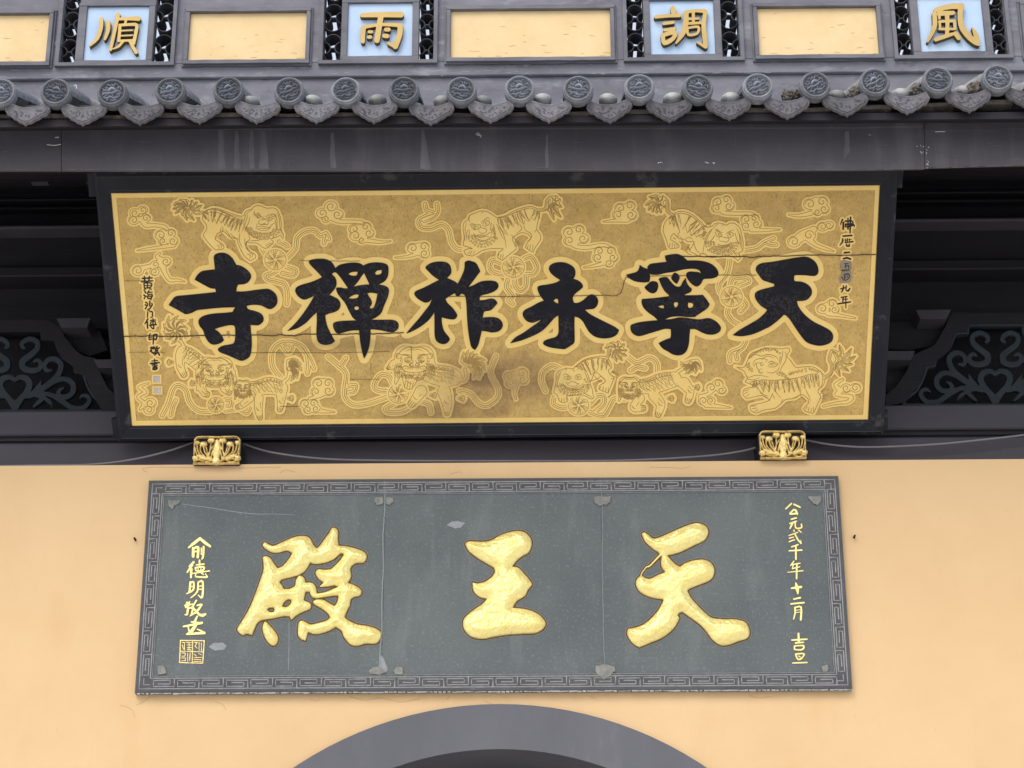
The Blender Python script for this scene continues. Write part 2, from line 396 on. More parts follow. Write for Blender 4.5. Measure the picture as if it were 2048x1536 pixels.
def spiral(cx, cy, r, a0, turns=1.4, d=1, n=16):
    return [(cx + r * (1 - .82 * i / n) * cos(a0 + d * turns * 2 * pi * i / n), cy + r * (1 - .82 * i / n) * sin(a0 + d * turns * 2 * pi * i / n)) for i in range(n + 1)]
def ell(cx, cy, rx, ry, n=20): return [(cx + rx * cos(2 * pi * i / n), cy + ry * sin(2 * pi * i / n)) for i in range(n)]
def loops_of(specs, ox, oy, s_):
    out = []
    for sp in specs:
        p, c = parse(sp, ox, oy, s_); out.append(smooth(p, c, True))
    return out
def bb(pts, m): 
    a = np.array([p[:2] for p in pts]); return (a[:, 0].min() - m, a[:, 1].min() - m, a[:, 0].max() + m, a[:, 1].max() + m)
def strokes_field(strs, ox, oy, s_, g=.5, dw=14, m=3):
    ss = []; hard = strs.startswith('!'); strs = strs.lstrip('!')
    for t in strs.split(';'):
        p, c = parse(t.strip(), ox, oy, s_)
        w_ = dw / s_
        for q in p:
            if len(q) > 2: w_ = q[2]
            else: q.append(w_)
        if len(p) == 1: p.append([p[0][0] + .2, p[0][1], p[0][2]])
        ss.append(smooth(p, c, False, 3) if len(p) > 2 and not hard else p)
    allp = [q for t in ss for q in t]; r = max(q[2] for q in allp)
    F = Field(bb(allp, r / 2 + m), g)
    for t in ss: F.stroke(t)
    return F

# ================================================================== GROUND
g = part('ground', mesh_from('ground', [(-300, -300, 0), (300, -300, 0), (300, 300, 0), (-300, 300, 0)], [[0, 1, 2, 3]]), 'paving', None, kind='structure')

# ================================================================== YELLOW WALL WITH ARCH
ZT = P(1024, 925, 0)[2]
wall = thing('gate_wall', 'apricot yellow plastered gate wall with a grey banded round arch below the slate plaque', 'wall', (0, 0, 0))
acx, azt = -0.145, P(1005, 1410, 0)[2]
RO, RI = 1.44, 1.235
zo = azt - RO; zi = P(992, 1500, 0)[2] - RI
def arc(cx, cz, R, n=64, a0=0, a1=pi): return [(cx + R * cos(a0 + (a1 - a0) * i / n), cz + R * sin(a0 + (a1 - a0) * i / n)) for i in range(n + 1)]
A = arc(acx, zo, RO - .004)
X0, X1 = -7.0, 7.0
vs = []; fs = []
def addface(vs, fs, pts): b = len(vs); vs += pts; fs.append(list(range(b, b + len(pts))))
for (x0, z0), (x1, z1) in zip(A[:-1], A[1:]):        # fan between the arch and the top edge
    addface(vs, fs, [(x1, 0, z1), (x0, 0, z0), (x0, 0, ZT), (x1, 0, ZT)])
addface(vs, fs, [(X0, 0, 0), (acx - RO + .004, 0, 0), (acx - RO + .004, 0, ZT), (X0, 0, ZT)])
addface(vs, fs, [(acx + RO - .004, 0, 0), (X1, 0, 0), (X1, 0, ZT), (acx + RO - .004, 0, ZT)])
addface(vs, fs, [(X0, 0, ZT), (X1, 0, ZT), (X1, .45, ZT), (X0, .45, ZT)])
addface(vs, fs, [(X0, 0.45, 0), (X0, 0, 0), (X0, 0, ZT), (X0, .45, ZT)])
addface(vs, fs, [(X1, 0, 0), (X1, .45, 0), (X1, .45, ZT), (X1, 0, ZT)])
me = mesh_from('plaster', vs, fs)
part('plaster_face', me, 'yellow_plaster', wall)
vs = []; fs = []
O = arc(acx, zo, RO); I = arc(acx, zi, RI); Y0, Y1 = -.018, .9
O = [(acx + RO, 0.0)] + O + [(acx - RO, 0.0)]; I = [(acx + RI, 0.0)] + I + [(acx - RI, 0.0)]
for i in range(len(O) - 1):
    o0, o1, i0, i1 = O[i], O[i + 1], I[i], I[i + 1]
    addface(vs, fs, [(i0[0], Y0, i0[1]), (o0[0], Y0, o0[1]), (o1[0], Y0, o1[1]), (i1[0], Y0, i1[1])])
    addface(vs, fs, [(o0[0], Y0, o0[1]), (o0[0], .02, o0[1]), (o1[0], .02, o1[1]), (o1[0], Y0, o1[1])])
    addface(vs, fs, [(i0[0], Y1, i0[1]), (i0[0], Y0, i0[1]), (i1[0], Y0, i1[1]), (i1[0], Y1, i1[1])])
part('arch_band', mesh_from('arch_band', vs, fs), 'arch_plaster', wall, label='broad grey painted band round the arched doorway')
# passage behind the arch: walls, vault and a dark closed hall
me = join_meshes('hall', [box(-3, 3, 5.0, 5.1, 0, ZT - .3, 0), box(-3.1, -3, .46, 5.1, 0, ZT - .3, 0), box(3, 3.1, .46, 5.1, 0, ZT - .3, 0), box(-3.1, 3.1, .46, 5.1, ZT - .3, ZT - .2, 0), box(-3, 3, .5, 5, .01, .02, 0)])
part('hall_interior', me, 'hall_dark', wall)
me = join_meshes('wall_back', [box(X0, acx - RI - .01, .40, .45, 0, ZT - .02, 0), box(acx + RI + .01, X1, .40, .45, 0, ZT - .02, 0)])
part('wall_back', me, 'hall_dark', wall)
# little nails and hairline cracks in the plaster
for (x, y) in ((271, 1080), (1708, 1075)):
    p = P(x, y, 0); bm = bmesh.new(); bmesh.ops.create_cone(bm, cap_ends=True, segments=8, radius1=.005, radius2=.004, depth=.03)
    bmesh.ops.rotate(bm, verts=bm.verts, matrix=Matrix.Rotation(pi / 2, 3, 'X')); me = bpy.data.meshes.new('nail'); bm.to_mesh(me); bm.free()
    part('nail', me, 'black_void', wall, (p[0], -.012, p[2]))
T = Tents()
for s in ("300,1394 285,1405 272,1410", "893,1400 900,1392", "700,1393 730,1400 765,1396 800,1404 840,1397", "968,1402 985,1408", "295,945 298,935 460,936 560,934",
          "1180,1392 1190,1398", "620,1398 632,1402 640,1399", "430,1404 444,1408 452,1420", "1500,1392 1520,1396 1544,1393",
          "240,1410 262,1418 270,1436", "1300,934 1360,936 1380,934", "900,948 918,944 926,948", "560,946 572,940 590,944"):
    p, c = parse(s); p = smooth(p, c); T.add([(q[0] + rnd.uniform(-.6, .6), q[1] + rnd.uniform(-.6, .6)) for q in p], .9, .15, .15)
part('plaster_crack', T.mesh(WALL), 'crack_plaster', wall, kind='stuff')

# ================================================================== SLATE PLAQUE
pq = thing('slate_plaque', 'dark slate plaque of three slabs with three gilded characters above the arch', 'plaque', tuple(P(990, 1385, 0)))
def PB(x, y): q = P(x, y, 0); return q[0], q[2]
pxl, pxr = -1.608, 1.276; pzt, pzb = P(1000, 961, 0)[2], P(1000, 1386, 0)[2]
jx = [pxl, PB(768, 1180)[0], PB(1205, 1180)[0], pxr]
FPL = vplane(-.030); FPB = vplane(-.024)
bt = P(1000, 998, 0)[2]; bb_ = P(1000, 1345, 0)[2]; bl = P(336, 1180, 0)[0] ; br = P(1655, 1180, 0)[0]
for k in range(3):
    part('slab', box(jx[k] + (.0003 if k else 0), jx[k + 1] - (.0003 if k < 2 else 0), -.030, .02, pzb, pzt, .0006), 'slate', pq)
bwT = pzt - bt; bwB = bb_ - pzb
def strip(x0, x1, z0, z1): return box(x0, x1, -.0325, -.0305, z0, z1, 0)
bwi = .066
part('border_ground', join_meshes('bg', [strip(pxl + .004, pxr - .004, pzt - bwi, pzt - .004), strip(pxl + .004, pxr - .004, pzb + .004, pzb + bwi),
     strip(pxl + .004, pxl + bwi, pzb + bwi, pzt - bwi), strip(pxr - bwi, pxr - .004, pzb + bwi, pzt - bwi)]), 'slate_border', pq)
# key-pattern ridges, drawn in plaque metres (u right, v down from the outer edge)
class WT(Tents):
    def mesh(s, y, name='ridges'): return mesh_from(name, [(a / 1e3, y - c / 1e3, b / 1e3) for a, b, c in s.v], s.f)
RG = WT()
def ridge(pts, wd=.0044, h=.0024): RG.add([(a * 1e3, -b * 1e3) for a, b in pts], wd * 1e3, h * 1e3, 0)
def jit(a, s=.0009): return a + rnd.uniform(-s, s)
def runkey(map_, length, w0, w1):
    n = int(round(length / .097)); u = length / n
    ridge([map_(0, w0), map_(length, w0)]); ridge([map_(0, w1), map_(length, w1)])
    hgt = w1 - w0
    for k in range(n):
        L_, R_ = k * u, (k + 1) * u
        a = lambda x, t: map_(jit(x), jit(w0 + hgt * t))
        if k % 2: f = lambda t: 1 - t
        else: f = lambda t: t
        p = [a(R_, f(1)), a(R_, f(.22)), a(L_ + .013, f(.22)), a(L_ + .013, f(.80)), a(R_ - .017, f(.80)), a(R_ - .017, f(.46)), a(L_ + .032, f(.46))]
        q = []
        for s0, s1 in zip(p[:-1], p[1:]): q += [s0, ((s0[0] + s1[0]) / 2 + rnd.uniform(-.0007, .0007), (s0[1] + s1[1]) / 2 + rnd.uniform(-.0007, .0007))]
        ridge(q + [p[-1]])
w0, w1 = .017, .060
runkey(lambda u, v: (pxl + w1 + u, pzt - v), pxr - pxl - 2 * w1, w0, w1)
runkey(lambda u, v: (pxl + w1 + u, pzb + v), pxr - pxl - 2 * w1, w0, w1)
runkey(lambda u, v: (pxl + v, pzb + w1 + u), pzt - pzb - 2 * w1, w0, w1)
runkey(lambda u, v: (pxr - v, pzb + w1 + u), pzt - pzb - 2 * w1, w0, w1)
ii = .068
for a, b in (((pxl + ii, pzt - ii), (pxr - ii, pzt - ii)), ((pxl + ii, pzb + ii), (pxr - ii, pzb + ii)), ((pxl + ii, pzb + ii), (pxl + ii, pzt - ii)), ((pxr - ii, pzb + ii), (pxr - ii, pzt - ii))): ridge([a, b], .0028)
for cx_, sx in ((pxl, 1), (pxr, -1)):
    for cz_, sz in ((pzt, -1), (pzb, 1)):
        for r_ in (.017, .034): ridge([(cx_ + sx * r_, cz_ + sz * w1), (cx_ + sx * r_, cz_ + sz * r_), (cx_ + sx * w1, cz_ + sz * r_)])
part('key_border', RG.mesh(-.0326), 'slate_ridge', pq, label='carved key pattern border of pale ridges')
# mortar patches, joints, scuffs
def rough_loop(pts, amp=1.2, n=4):
    p = smooth([(a, b) for a, b in pts], [True] * len(pts), True, n); return [(a + rnd.uniform(-amp, amp), b + rnd.uniform(-amp, amp)) for a, b in p]
for k, s in enumerate(("335,1000 360,999 361,1005 348,1012 345,1021 338,1014", "748,996 766,994 768,1008 756,1011 749,1005", "771,995 786,994 788,1003 780,1010 771,1009",
        "1186,993 1224,992 1222,1003 1214,1011 1206,1009 1198,1013 1188,1006", "1615,993 1643,990 1644,1000 1636,1012 1628,1008 1620,1001",
        "1643,1332 1654,1329 1659,1337 1655,1345 1645,1345", "1190,1331 1210,1328 1229,1331 1232,1342 1220,1352 1208,1361 1196,1352 1189,1343",
        "736,1343 745,1334 760,1332 775,1344 760,1350 740,1349", "786,1342 795,1333 806,1334 806,1349 790,1350", "314,1331 325,1329 331,1336 334,1347 316,1350")):
    p, c = parse(s); mc_ = np.mean([q[:2] for q in p], 0); p = [mc_ + (np.array(q[:2]) - mc_) * .92 for q in p]; part('mortar_patch', plate([rough_loop(p, 1.1, 3)], 0, .5 + .1 * k, .0, vplane(-.0335)), 'cement', pq)
TB = Tents()
for x0 in range(274, 1700, 9):
    yy = 1387.5 - (x0 - 274) * .0056; TB.add([(x0, yy + rnd.uniform(-.6, .6)), (x0 + rnd.uniform(5, 12), yy + rnd.uniform(-.6, .6))], rnd.uniform(1.4, 3.2), .2, .05)
part('lime_bloom', TB.mesh(vplane(-.0305)), 'slate_ridge', pq, kind='stuff')
for s in ("893,1050 905,1043 915,1042 930,1046 922,1055 908,1057", "417,1293 428,1286 445,1285 453,1291 448,1299 430,1302", "757,1332 762,1310 768,1320 776,1338 772,1345"):
    p, c = parse(s); part('scuff_mark', plate([rough_loop(p, .8)], .05, .35, 0, FPL), 'chalk', pq)
for s, wd in (("769,962 770,1010 768,1040 766,1080 767,1130 764,1200 764,1250 761,1290 759,1330", 2.2), ("1200,958 1204,1010 1205,1100 1206,1200 1208,1300 1211,1345", 1.5)):
    p, c = parse(s); T = Tents(); T.add([(q[0] + rnd.uniform(-.5, .5), q[1]) for q in smooth(p, None, False, 8)], wd, .7, .2); part('joint', T.mesh(vplane(-.031)), 'chalk', pq)
p, c = parse("365,1008 400,1013 430,1017 465,1023 510,1028 545,1028 590,1030"); T = Tents(); T.add(smooth(p, c), 1.4, .1, .2, taper=True)
part('scratch', T.mesh(FPL), 'chalk', pq); T = Tents()
p, c = parse("578,1245 578,1290 577,1340"); T.add(smooth(p, c), 1.0, .1, .2)
part('scratch', T.mesh(FPL), 'chalk', pq)

GOLD = {
'殿': (460, 1030, 5.297, ["345,450! 380,435 430,460 470,520 505,565! 560,540 620,470 660,405! 600,380 520,400 450,400 390,370 350,335 345,310! 375,290 420,315 470,325 560,285 680,235 790,222 850,250 880,310 910,350! 940,340 1000,260 1050,190 1080,140 1115,138 1145,170 1145,250 1150,325! 1250,335 1360,365 1430,400 1450,450 1420,505 1370,510 1320,520 1275,570 1285,650 1250,720! 1310,740 1370,775 1395,810 1380,855 1320,870 1280,900 1270,960 1240,1020 1215,1085! 1260,1120 1350,1160 1450,1175 1550,1205 1600,1250 1590,1320 1540,1365 1440,1365 1340,1390 1270,1370 1210,1300 1180,1230 1120,1190! 1050,1230 950,1260 880,1262 825,1240! 815,1290 800,1335! 750,1315 720,1270 722,1180 735,1130 770,1120 810,1140 860,1160 950,1140 1020,1120 1060,1090! 1040,1050 980,1000 910,960 880,930 895,905 940,895 1000,905 1060,940 1110,965! 1140,910 1150,855! 1080,860 980,875 890,880 855,850 845,815! 800,815! 790,860 780,905! 840,930 860,960 845,1000 770,1030 700,1070 650,1115! 630,1075! 560,1075 450,1100 340,1115 290,1150 260,1210 235,1275! 180,1262 130,1275 85,1235 80,1200 130,1120 200,1000 260,860 310,720 350,600 355,530",
   "525,715! 555,685 640,665 740,632 790,600 830,545 850,505! 900,522 1000,510 1100,470 1170,412 1203,425 1150,500 1070,575! 1000,582 940,575 905,615 940,680 990,715! 945,765! 1030,760 1100,748 1150,760! 1090,785 1000,820 920,832! 910,770 885,730 850,715 800,718! 785,665 735,645 700,690 690,750! 640,780 570,785! 550,745",
   "550,970! 580,920 620,895 650,910 640,945 600,975", "395,1005 420,985 465,985 468,1020 430,1032", "350,1160! 375,1130 420,1170 480,1240 510,1300 500,1360 460,1390 410,1360 370,1300 345,1220"]),
'王': (880, 1030, 5.297, ["270,320 290,285 350,280 450,285 540,270 640,215 750,180 850,170 920,200 965,260 970,330 940,400 870,440 810,490 765,550! 830,560 890,620 950,690 975,740 930,800 900,860 820,910 790,950 770,985! 850,990 950,1010 1040,1050 1100,1110 1120,1160 1080,1220 1000,1255 880,1260 720,1270 560,1295 450,1315 350,1300 280,1250 245,1180 250,1110 300,1050 380,990 440,950 500,890! 430,875 380,840 350,790 345,715! 400,725 470,710 540,665 580,610 570,560! 500,520 400,460 310,390"]),
'天': (1220, 1030, 5.297, ["335,200! 360,185 400,205 450,245 500,245 600,205 720,150 850,100 920,85 980,100 1030,140 1040,200 1000,270 900,320 780,380 700,410 605,430! 640,470 690,520 740,550! 800,510 900,480 1000,475 1070,510 1105,570 1095,650 1050,700 950,740 850,780 820,805! 860,880 930,960 1010,1040 1080,1090 1200,1105 1320,1105 1420,1130 1465,1180 1480,1260 1450,1310 1360,1340 1250,1380 1170,1380 1090,1330 1030,1250 960,1170 880,1110 810,1060 765,1030! 735,1040 720,1070 735,1095 700,1170 640,1240 540,1310 420,1360 310,1405! 250,1370 200,1310 180,1250 195,1205! 280,1190 370,1150 450,1080 510,1010 550,940 565,895! 480,885 390,860 310,810 275,740 285,680 330,645 380,670 430,675 500,640 585,605! 550,560 540,510 548,440! 515,400! 440,350 370,280",
   ])}
GL = vplane(-.0305)
for ch, (ox, oy, s_, sp) in GOLD.items():
    lp = loops_of(sp, ox, oy, s_); F = Field(bb([q for l in lp for q in l], 9), 1.25); F.polys(lp)
    if ch == '天': F.stroke([(1320, 1111, 4), (1299, 1133, 3.4), (1293, 1134, 2.4), (1285, 1144, 2.2), (1281, 1153, 2.2)])
    Rr, H = 17.0, 10.5
    hf = lambda d: .8 + H * sqrt(max(0, 1 - (1 - min(d, Rr) / Rr) ** 2)) * (.5 + .5 * min(1, d / Rr))
    vs, fs = F.inflate(hf, -.5)
    va = np.array(vs)
    from mathutils import noise as mn
    for q in range(len(va)):                          # beaten, crinkled gold leaf over the carved body
        if va[q, 2] > .8: x_, y_ = va[q, 0], va[q, 1]; va[q, 2] += min(1, va[q, 2] / 5) * (1.1 * mn.noise((x_ * .10, y_ * .13, 1.7)) + .75 * mn.noise((x_ * .27, y_ * .22, 5.1)) + .35 * mn.noise((x_ * .6, y_ * .5, 9.0)))
    for _ in range(1): pass
    me = mesh_from('glyph_' + 'g', GL.warp(va), fs, True); part('character', me, 'gilded_letter', pq, label='gilded puffy carved character ' + ch)
    T = Tents()
    for lp_ in F.contours(-1.4, .1): T.add(lp_, 2.9, .25, .1, True)
    c_ = T.mesh(GL); part('cut_edge', c_, 'cut_edge', pq)
    T = Tents()
    for lp_ in F.contours(-3.4, .1): T.add(lp_, .9, .4, .15, True)
    part('chisel_line', T.mesh(GL), 'chalk', pq)

def inscription(parent, plane, material, ox, oy, s_, chars, z0=.1, z1=1.2, g=.45, dw=16, who=''):
    for ch, st in chars:
        F = strokes_field(st, ox, oy, s_, g, dw); lp = F.contours(0, .06, 5)
        if lp: part('inscribed_character', plate(lp, z0, z1, .15, plane), material, parent, label=who + ch)
inscription(pq, GL, 'gilded_letter', 340, 1060, 5.485, [
 ('俞', "330,95,30 260,150,34 205,195,18; 330,95,30 390,145,32 440,180,26; 255,200,28 255,290,32; 255,210,24 310,190,26 305,300,28; 260,240,18 300,235,18; 345,200,16 345,270,14; 370,185,22 365,290,22 350,325,10"),
 ('德', "260,355,26 215,400,20; 245,385,26 190,465,18; 235,430,30 230,520,22; 325,335,20 325,385,20; 290,385,15 375,375,15; 280,415,18 370,405,20 360,445,18 290,450,16 280,415,18; 310,410,9 310,450,9; 340,410,9 340,445,9; 240,480,12 435,450,14; 290,475,12 285,515,14 400,520,20; 340,470,12 370,490,14; 390,480,12 410,515,16"),
 ('明', "225,575,24 215,680,24; 225,580,18 260,575,20 255,660,20 185,700,14; 225,625,11 255,620,11; 310,575,18 300,680,18 230,745,14; 310,575,18 360,570,22 355,740,22 310,715,12; 310,620,12 350,615,12; 310,655,12 350,650,12"),
 ('敬', "190,800,26 175,850,20; 165,830,18 250,815,16; 215,790,18 205,830,14; 290,775,20 240,860,18; 200,845,24 190,925,22 165,930,14; 215,860,16 255,850,20 235,930,20; 300,830,18 350,820,20 290,900,24 220,945,12; 250,850,18 330,935,28 390,925,22 360,950,14"),
 ('立', "300,950,20 270,1010,28; 150,1060,20 230,1045,24 350,1020,28; 235,1010,16 340,1020,16; 200,1065,16 210,1110,16; 280,1050,36 240,1110,36 200,1140,26; 185,1145,20 375,1130,32; 300,1090,14 350,1110,18")], who='small gilded character ')
inscription(pq, GL, 'gilded_letter', 1550, 990, 7.68, [
 ('公', "250,135,26 165,215,22; 290,145,26 385,190,26; 280,235,24 230,290,28 340,285,30; 280,225,20 320,240,34 345,300,20"),
 ('元', "250,375,24 325,355,26; 225,440,20 330,405,22; 270,430,34 230,515,24; 310,430,22 320,510,22 405,505,24 405,450,22"),
 ('贰', "290,540,20 295,560,22; 360,540,20 400,575,20; 215,625,18 350,575,18; 220,665,20 285,650,20; 215,720,18 300,690,20; 305,600,22 350,690,24 400,745,26; 395,700,14 400,745,14"),
 ('千', "255,800,22 355,765,22; 215,860,20 410,848,26; 320,790,26 320,990,26"),
 ('年', "290,1020,20 240,1085,20; 270,1070,20 385,1050,20; 280,1075,18 265,1135,18; 265,1135,18 380,1105,18; 195,1190,14 430,1165,20; 335,1060,24 330,1285,28"),
 ('十', "250,1435,22 320,1425,40 400,1415,36; 320,1355,24 340,1440,56 350,1520,20")], who='small gilded character ')
inscription(pq, GL, 'gilded_letter', 1550, 1160, 7.68, [
 ('二', "290,295,24 385,275,30; 245,370,26 445,350,26"),
 ('月', "305,430,26 310,510,26 285,600,22; 305,425,26 400,420,26 395,610,34; 330,465,14 380,460,14; 330,500,14 380,495,14"),
 ('吉', "360,825,30 365,960,30; 260,925,26 490,912,24; 315,970,26 435,960,24; 300,1020,24 305,1070,24 420,1070,26 435,1010,26 300,1015,22"),
 ('旦', "315,1140,24 350,1220,24 410,1205,26 445,1135,24 315,1140,24; 365,1170,20 385,1185,20; 270,1278,20 490,1270,24")], who='small gilded character ')
F = strokes_field("!115,1212,11 376,1215,11 360,1462,11 106,1455,11 115,1212,11; 250,1215,8 245,1455,8; 110,1330,8 368,1338,8; 130,1235,8 160,1235,8 160,1320,8; 135,1260,8 150,1310,8; 180,1235,8 240,1235,8; 185,1262,8 235,1262,8; 190,1290,8 240,1290,8; 190,1310,8 235,1318,8; 210,1235,7 210,1318,7; 270,1235,8 300,1235,8 275,1275,8 300,1300,8; 320,1235,9 320,1325,8; 345,1240,9 345,1325,8; 130,1350,8 170,1350,8 165,1385,8 130,1385,8; 128,1405,8 180,1405,8; 128,1435,8 170,1435,8 170,1410,8; 195,1350,9 195,1440,8; 222,1350,9 215,1440,8; 265,1360,8 290,1385,8; 310,1350,8 345,1370,8; 262,1400,8 350,1400,8; 265,1420,8 340,1425,8; 262,1442,8 345,1445,8", 340, 1060, 5.485, .4)
part('seal', plate(F.contours(0, .05, 5), .1, .7, 0, GL), 'gilded_wood', pq, label='square gilded seal of fine lines under the left inscription')

# ================================================================== GOLD NAME BOARD
ZB = P(1000, 865, 0.02)
nb = thing('name_board', 'long gold board with six black characters, leaning out in a black frame under the eave', 'sign board', tuple(ZB))
def edgeL(y): return 223 + (265 - 223) * (y - 387) / (850 - 387)
def edgeR(y): return 1758.5 + (1735 - 1758.5) * (y - 371) / (838 - 371)
def lineY(x, yl, yr): return yl + (yr - yl) * (x - 223) / (1758 - 223)
cuts = [(387, 371), (519, 508), (600, 590), (668, 658), (762, 752), (850.5, 838)]
for k in range(5):
    (a, b), (c, d) = cuts[k], cuts[k + 1]; e = .07
    a2, b2 = (a + (e if k else -3), b + (e if k else -3)); c2, d2 = (c - (e if k < 4 else -3), d - (e if k < 4 else -3))
    q = [(edgeL(a) - 3, a2), (edgeR(b) + 3, b2), (edgeR(d) + 3, d2), (edgeL(c) - 3, c2)]
    fr = [BOARD.warp(np.array([[x, -y, 0.0]]))[0] for x, y in q][::-1]; bk = [BOARD.warp(np.array([[x, -y, -14.0]]))[0] for x, y in q][::-1]
    part('plank', prism(fr, bk), 'gold_ground', nb)
# bright margin strips (slightly proud)
def bar(q, z0, z1, m, name, lab=None):
    fr = [BOARD.warp(np.array([[x, -y, float(z1)]]))[0] for x, y in q][::-1]; bk = [BOARD.warp(np.array([[x, -y, float(z0)]]))[0] for x, y in q][::-1]
    return part(name, prism(fr, bk), m, nb, label=lab)
ol = [(223, 387), (1758.5, 371), (1735, 838), (265, 850.5)]; il = [(233, 395.5), (1750, 380), (1726, 829.5), (273, 841)]
bar([ol[0], ol[1], il[1], il[0]], .02, 1.3, 'gold_leaf_bright', 'gold_margin'); bar([il[1], ol[1], ol[2], il[2]], .02, 1.36, 'gold_leaf_bright', 'gold_margin')
bar([il[3], il[2], ol[2], ol[3]], .02, 1.3, 'gold_leaf_bright', 'gold_margin'); bar([ol[0], il[0], il[3], ol[3]], .02, 1.36, 'gold_leaf_bright', 'gold_margin')
T = Tents(); T.add(il, .9, .1, .1, True); part('margin_groove', T.mesh(BOARD), 'engraved_line', nb)
# black frame rails: a mitred bevelled profile
OF = [(189, 343), (1796, 329), (1766, 866), (238, 881)]; IF = [(221.5, 385.5), (1760, 369.5), (1736.5, 839.5), (263.5, 852)]
MF = [(OF[i][0] * .78 + IF[i][0] * .22, OF[i][1] * .78 + IF[i][1] * .22) for i in range(4)]; NF = [(OF[i][0] * .12 + IF[i][0] * .88, OF[i][1] * .12 + IF[i][1] * .88) for i in range(4)]
prof = [(OF, -16.), (OF, 5.), (MF, 7.5), (NF, 4.5), (IF, 2.8), (IF, -13.)]
for k in range(4):
    j = (k + 1) % 4; vs = []
    for q, h in prof:
        for c in (q[k], q[j]): vs.append(tuple(BOARD.warp(np.array([[c[0], -c[1], h]]))[0]))
    n = len(prof); fs = [[2 * i, 2 * i + 1, 2 * ((i + 1) % n) + 1, 2 * ((i + 1) % n)] for i in range(n)] + [[2 * i for i in range(n)][::-1], [2 * i + 1 for i in range(n)]]
    me = mesh_from('rail', vs, fs); bm = bmesh.new(); bm.from_mesh(me); bmesh.ops.recalc_face_normals(bm, faces=bm.faces); bm.to_mesh(me); bm.free()
    part('frame_rail', me, 'frame_black', nb)
T = Tents()
for q, h in ((MF, 7.4), (NF, 4.4)): T.add(q, 1.1, .5, h, True)
for k in range(4): T.add([OF[k], MF[k]], .7, .4, 6.3); T.add([MF[k], IF[k]], .7, .4, 5.6)
part('frame_edge_wear', T.mesh(BOARD), 'block_paint', nb)
for q in ([(174, 346), (191, 346), (193, 394), (178, 394)], [(1794, 332), (1808, 332), (1804, 376), (1794, 376)], [(222, 840), (236, 835), (238, 878), (227, 877)], [(1766, 820), (1776, 824), (1776, 861), (1765, 863)]):
    bar(q, -14, -1, 'frame_black', 'cleat')
# cracks
T = Tents()
for s, wd in (("248,672 300,671 330,671.5 420,670 480,669 520,668.5 545,670.5 560,668.5 590,670.5 600,668.5 610,667 660,668.5 700,667 760,666.5 808,664", 2.0),
              ("840,590 900,592 1000,592 1148,591 1170,590 1200,589.5 1234,590.5 1242,584 1246,572 1248,562 1252,554 1264,553", 1.3),
              ("1300,551.5 1370,550.5 1436,549 1512,549", 1.1), ("1350,512 1440,512.5 1490,512 1505,514 1520,511.5 1560,511.5 1620,509 1680,509.5 1752,508", 1.8),
              ("600,520 640,521 720,521.5", .8), ("258,704 300,703 330,704", .7), ("500,704 600,704.5 640,704.5 700,704 780,702", .9), ("700,757 720,757.5 760,757", .7), ("250,561 290,560", .7), ("1440,512 1400,512", .8),
              ("560,812 600,811", .9), ("822,690 823,700 824,720", .8), ("742,725 742,740", .9)):
    p, c = parse(s); q = smooth(p, [True] * len(p), False, 8); T.add([(a[0], a[1] + rnd.uniform(-.7, .7) * min(1, wd)) for a in q], wd, .12, 3.6)
part('crack', T.mesh(BOARD), 'ink', nb)

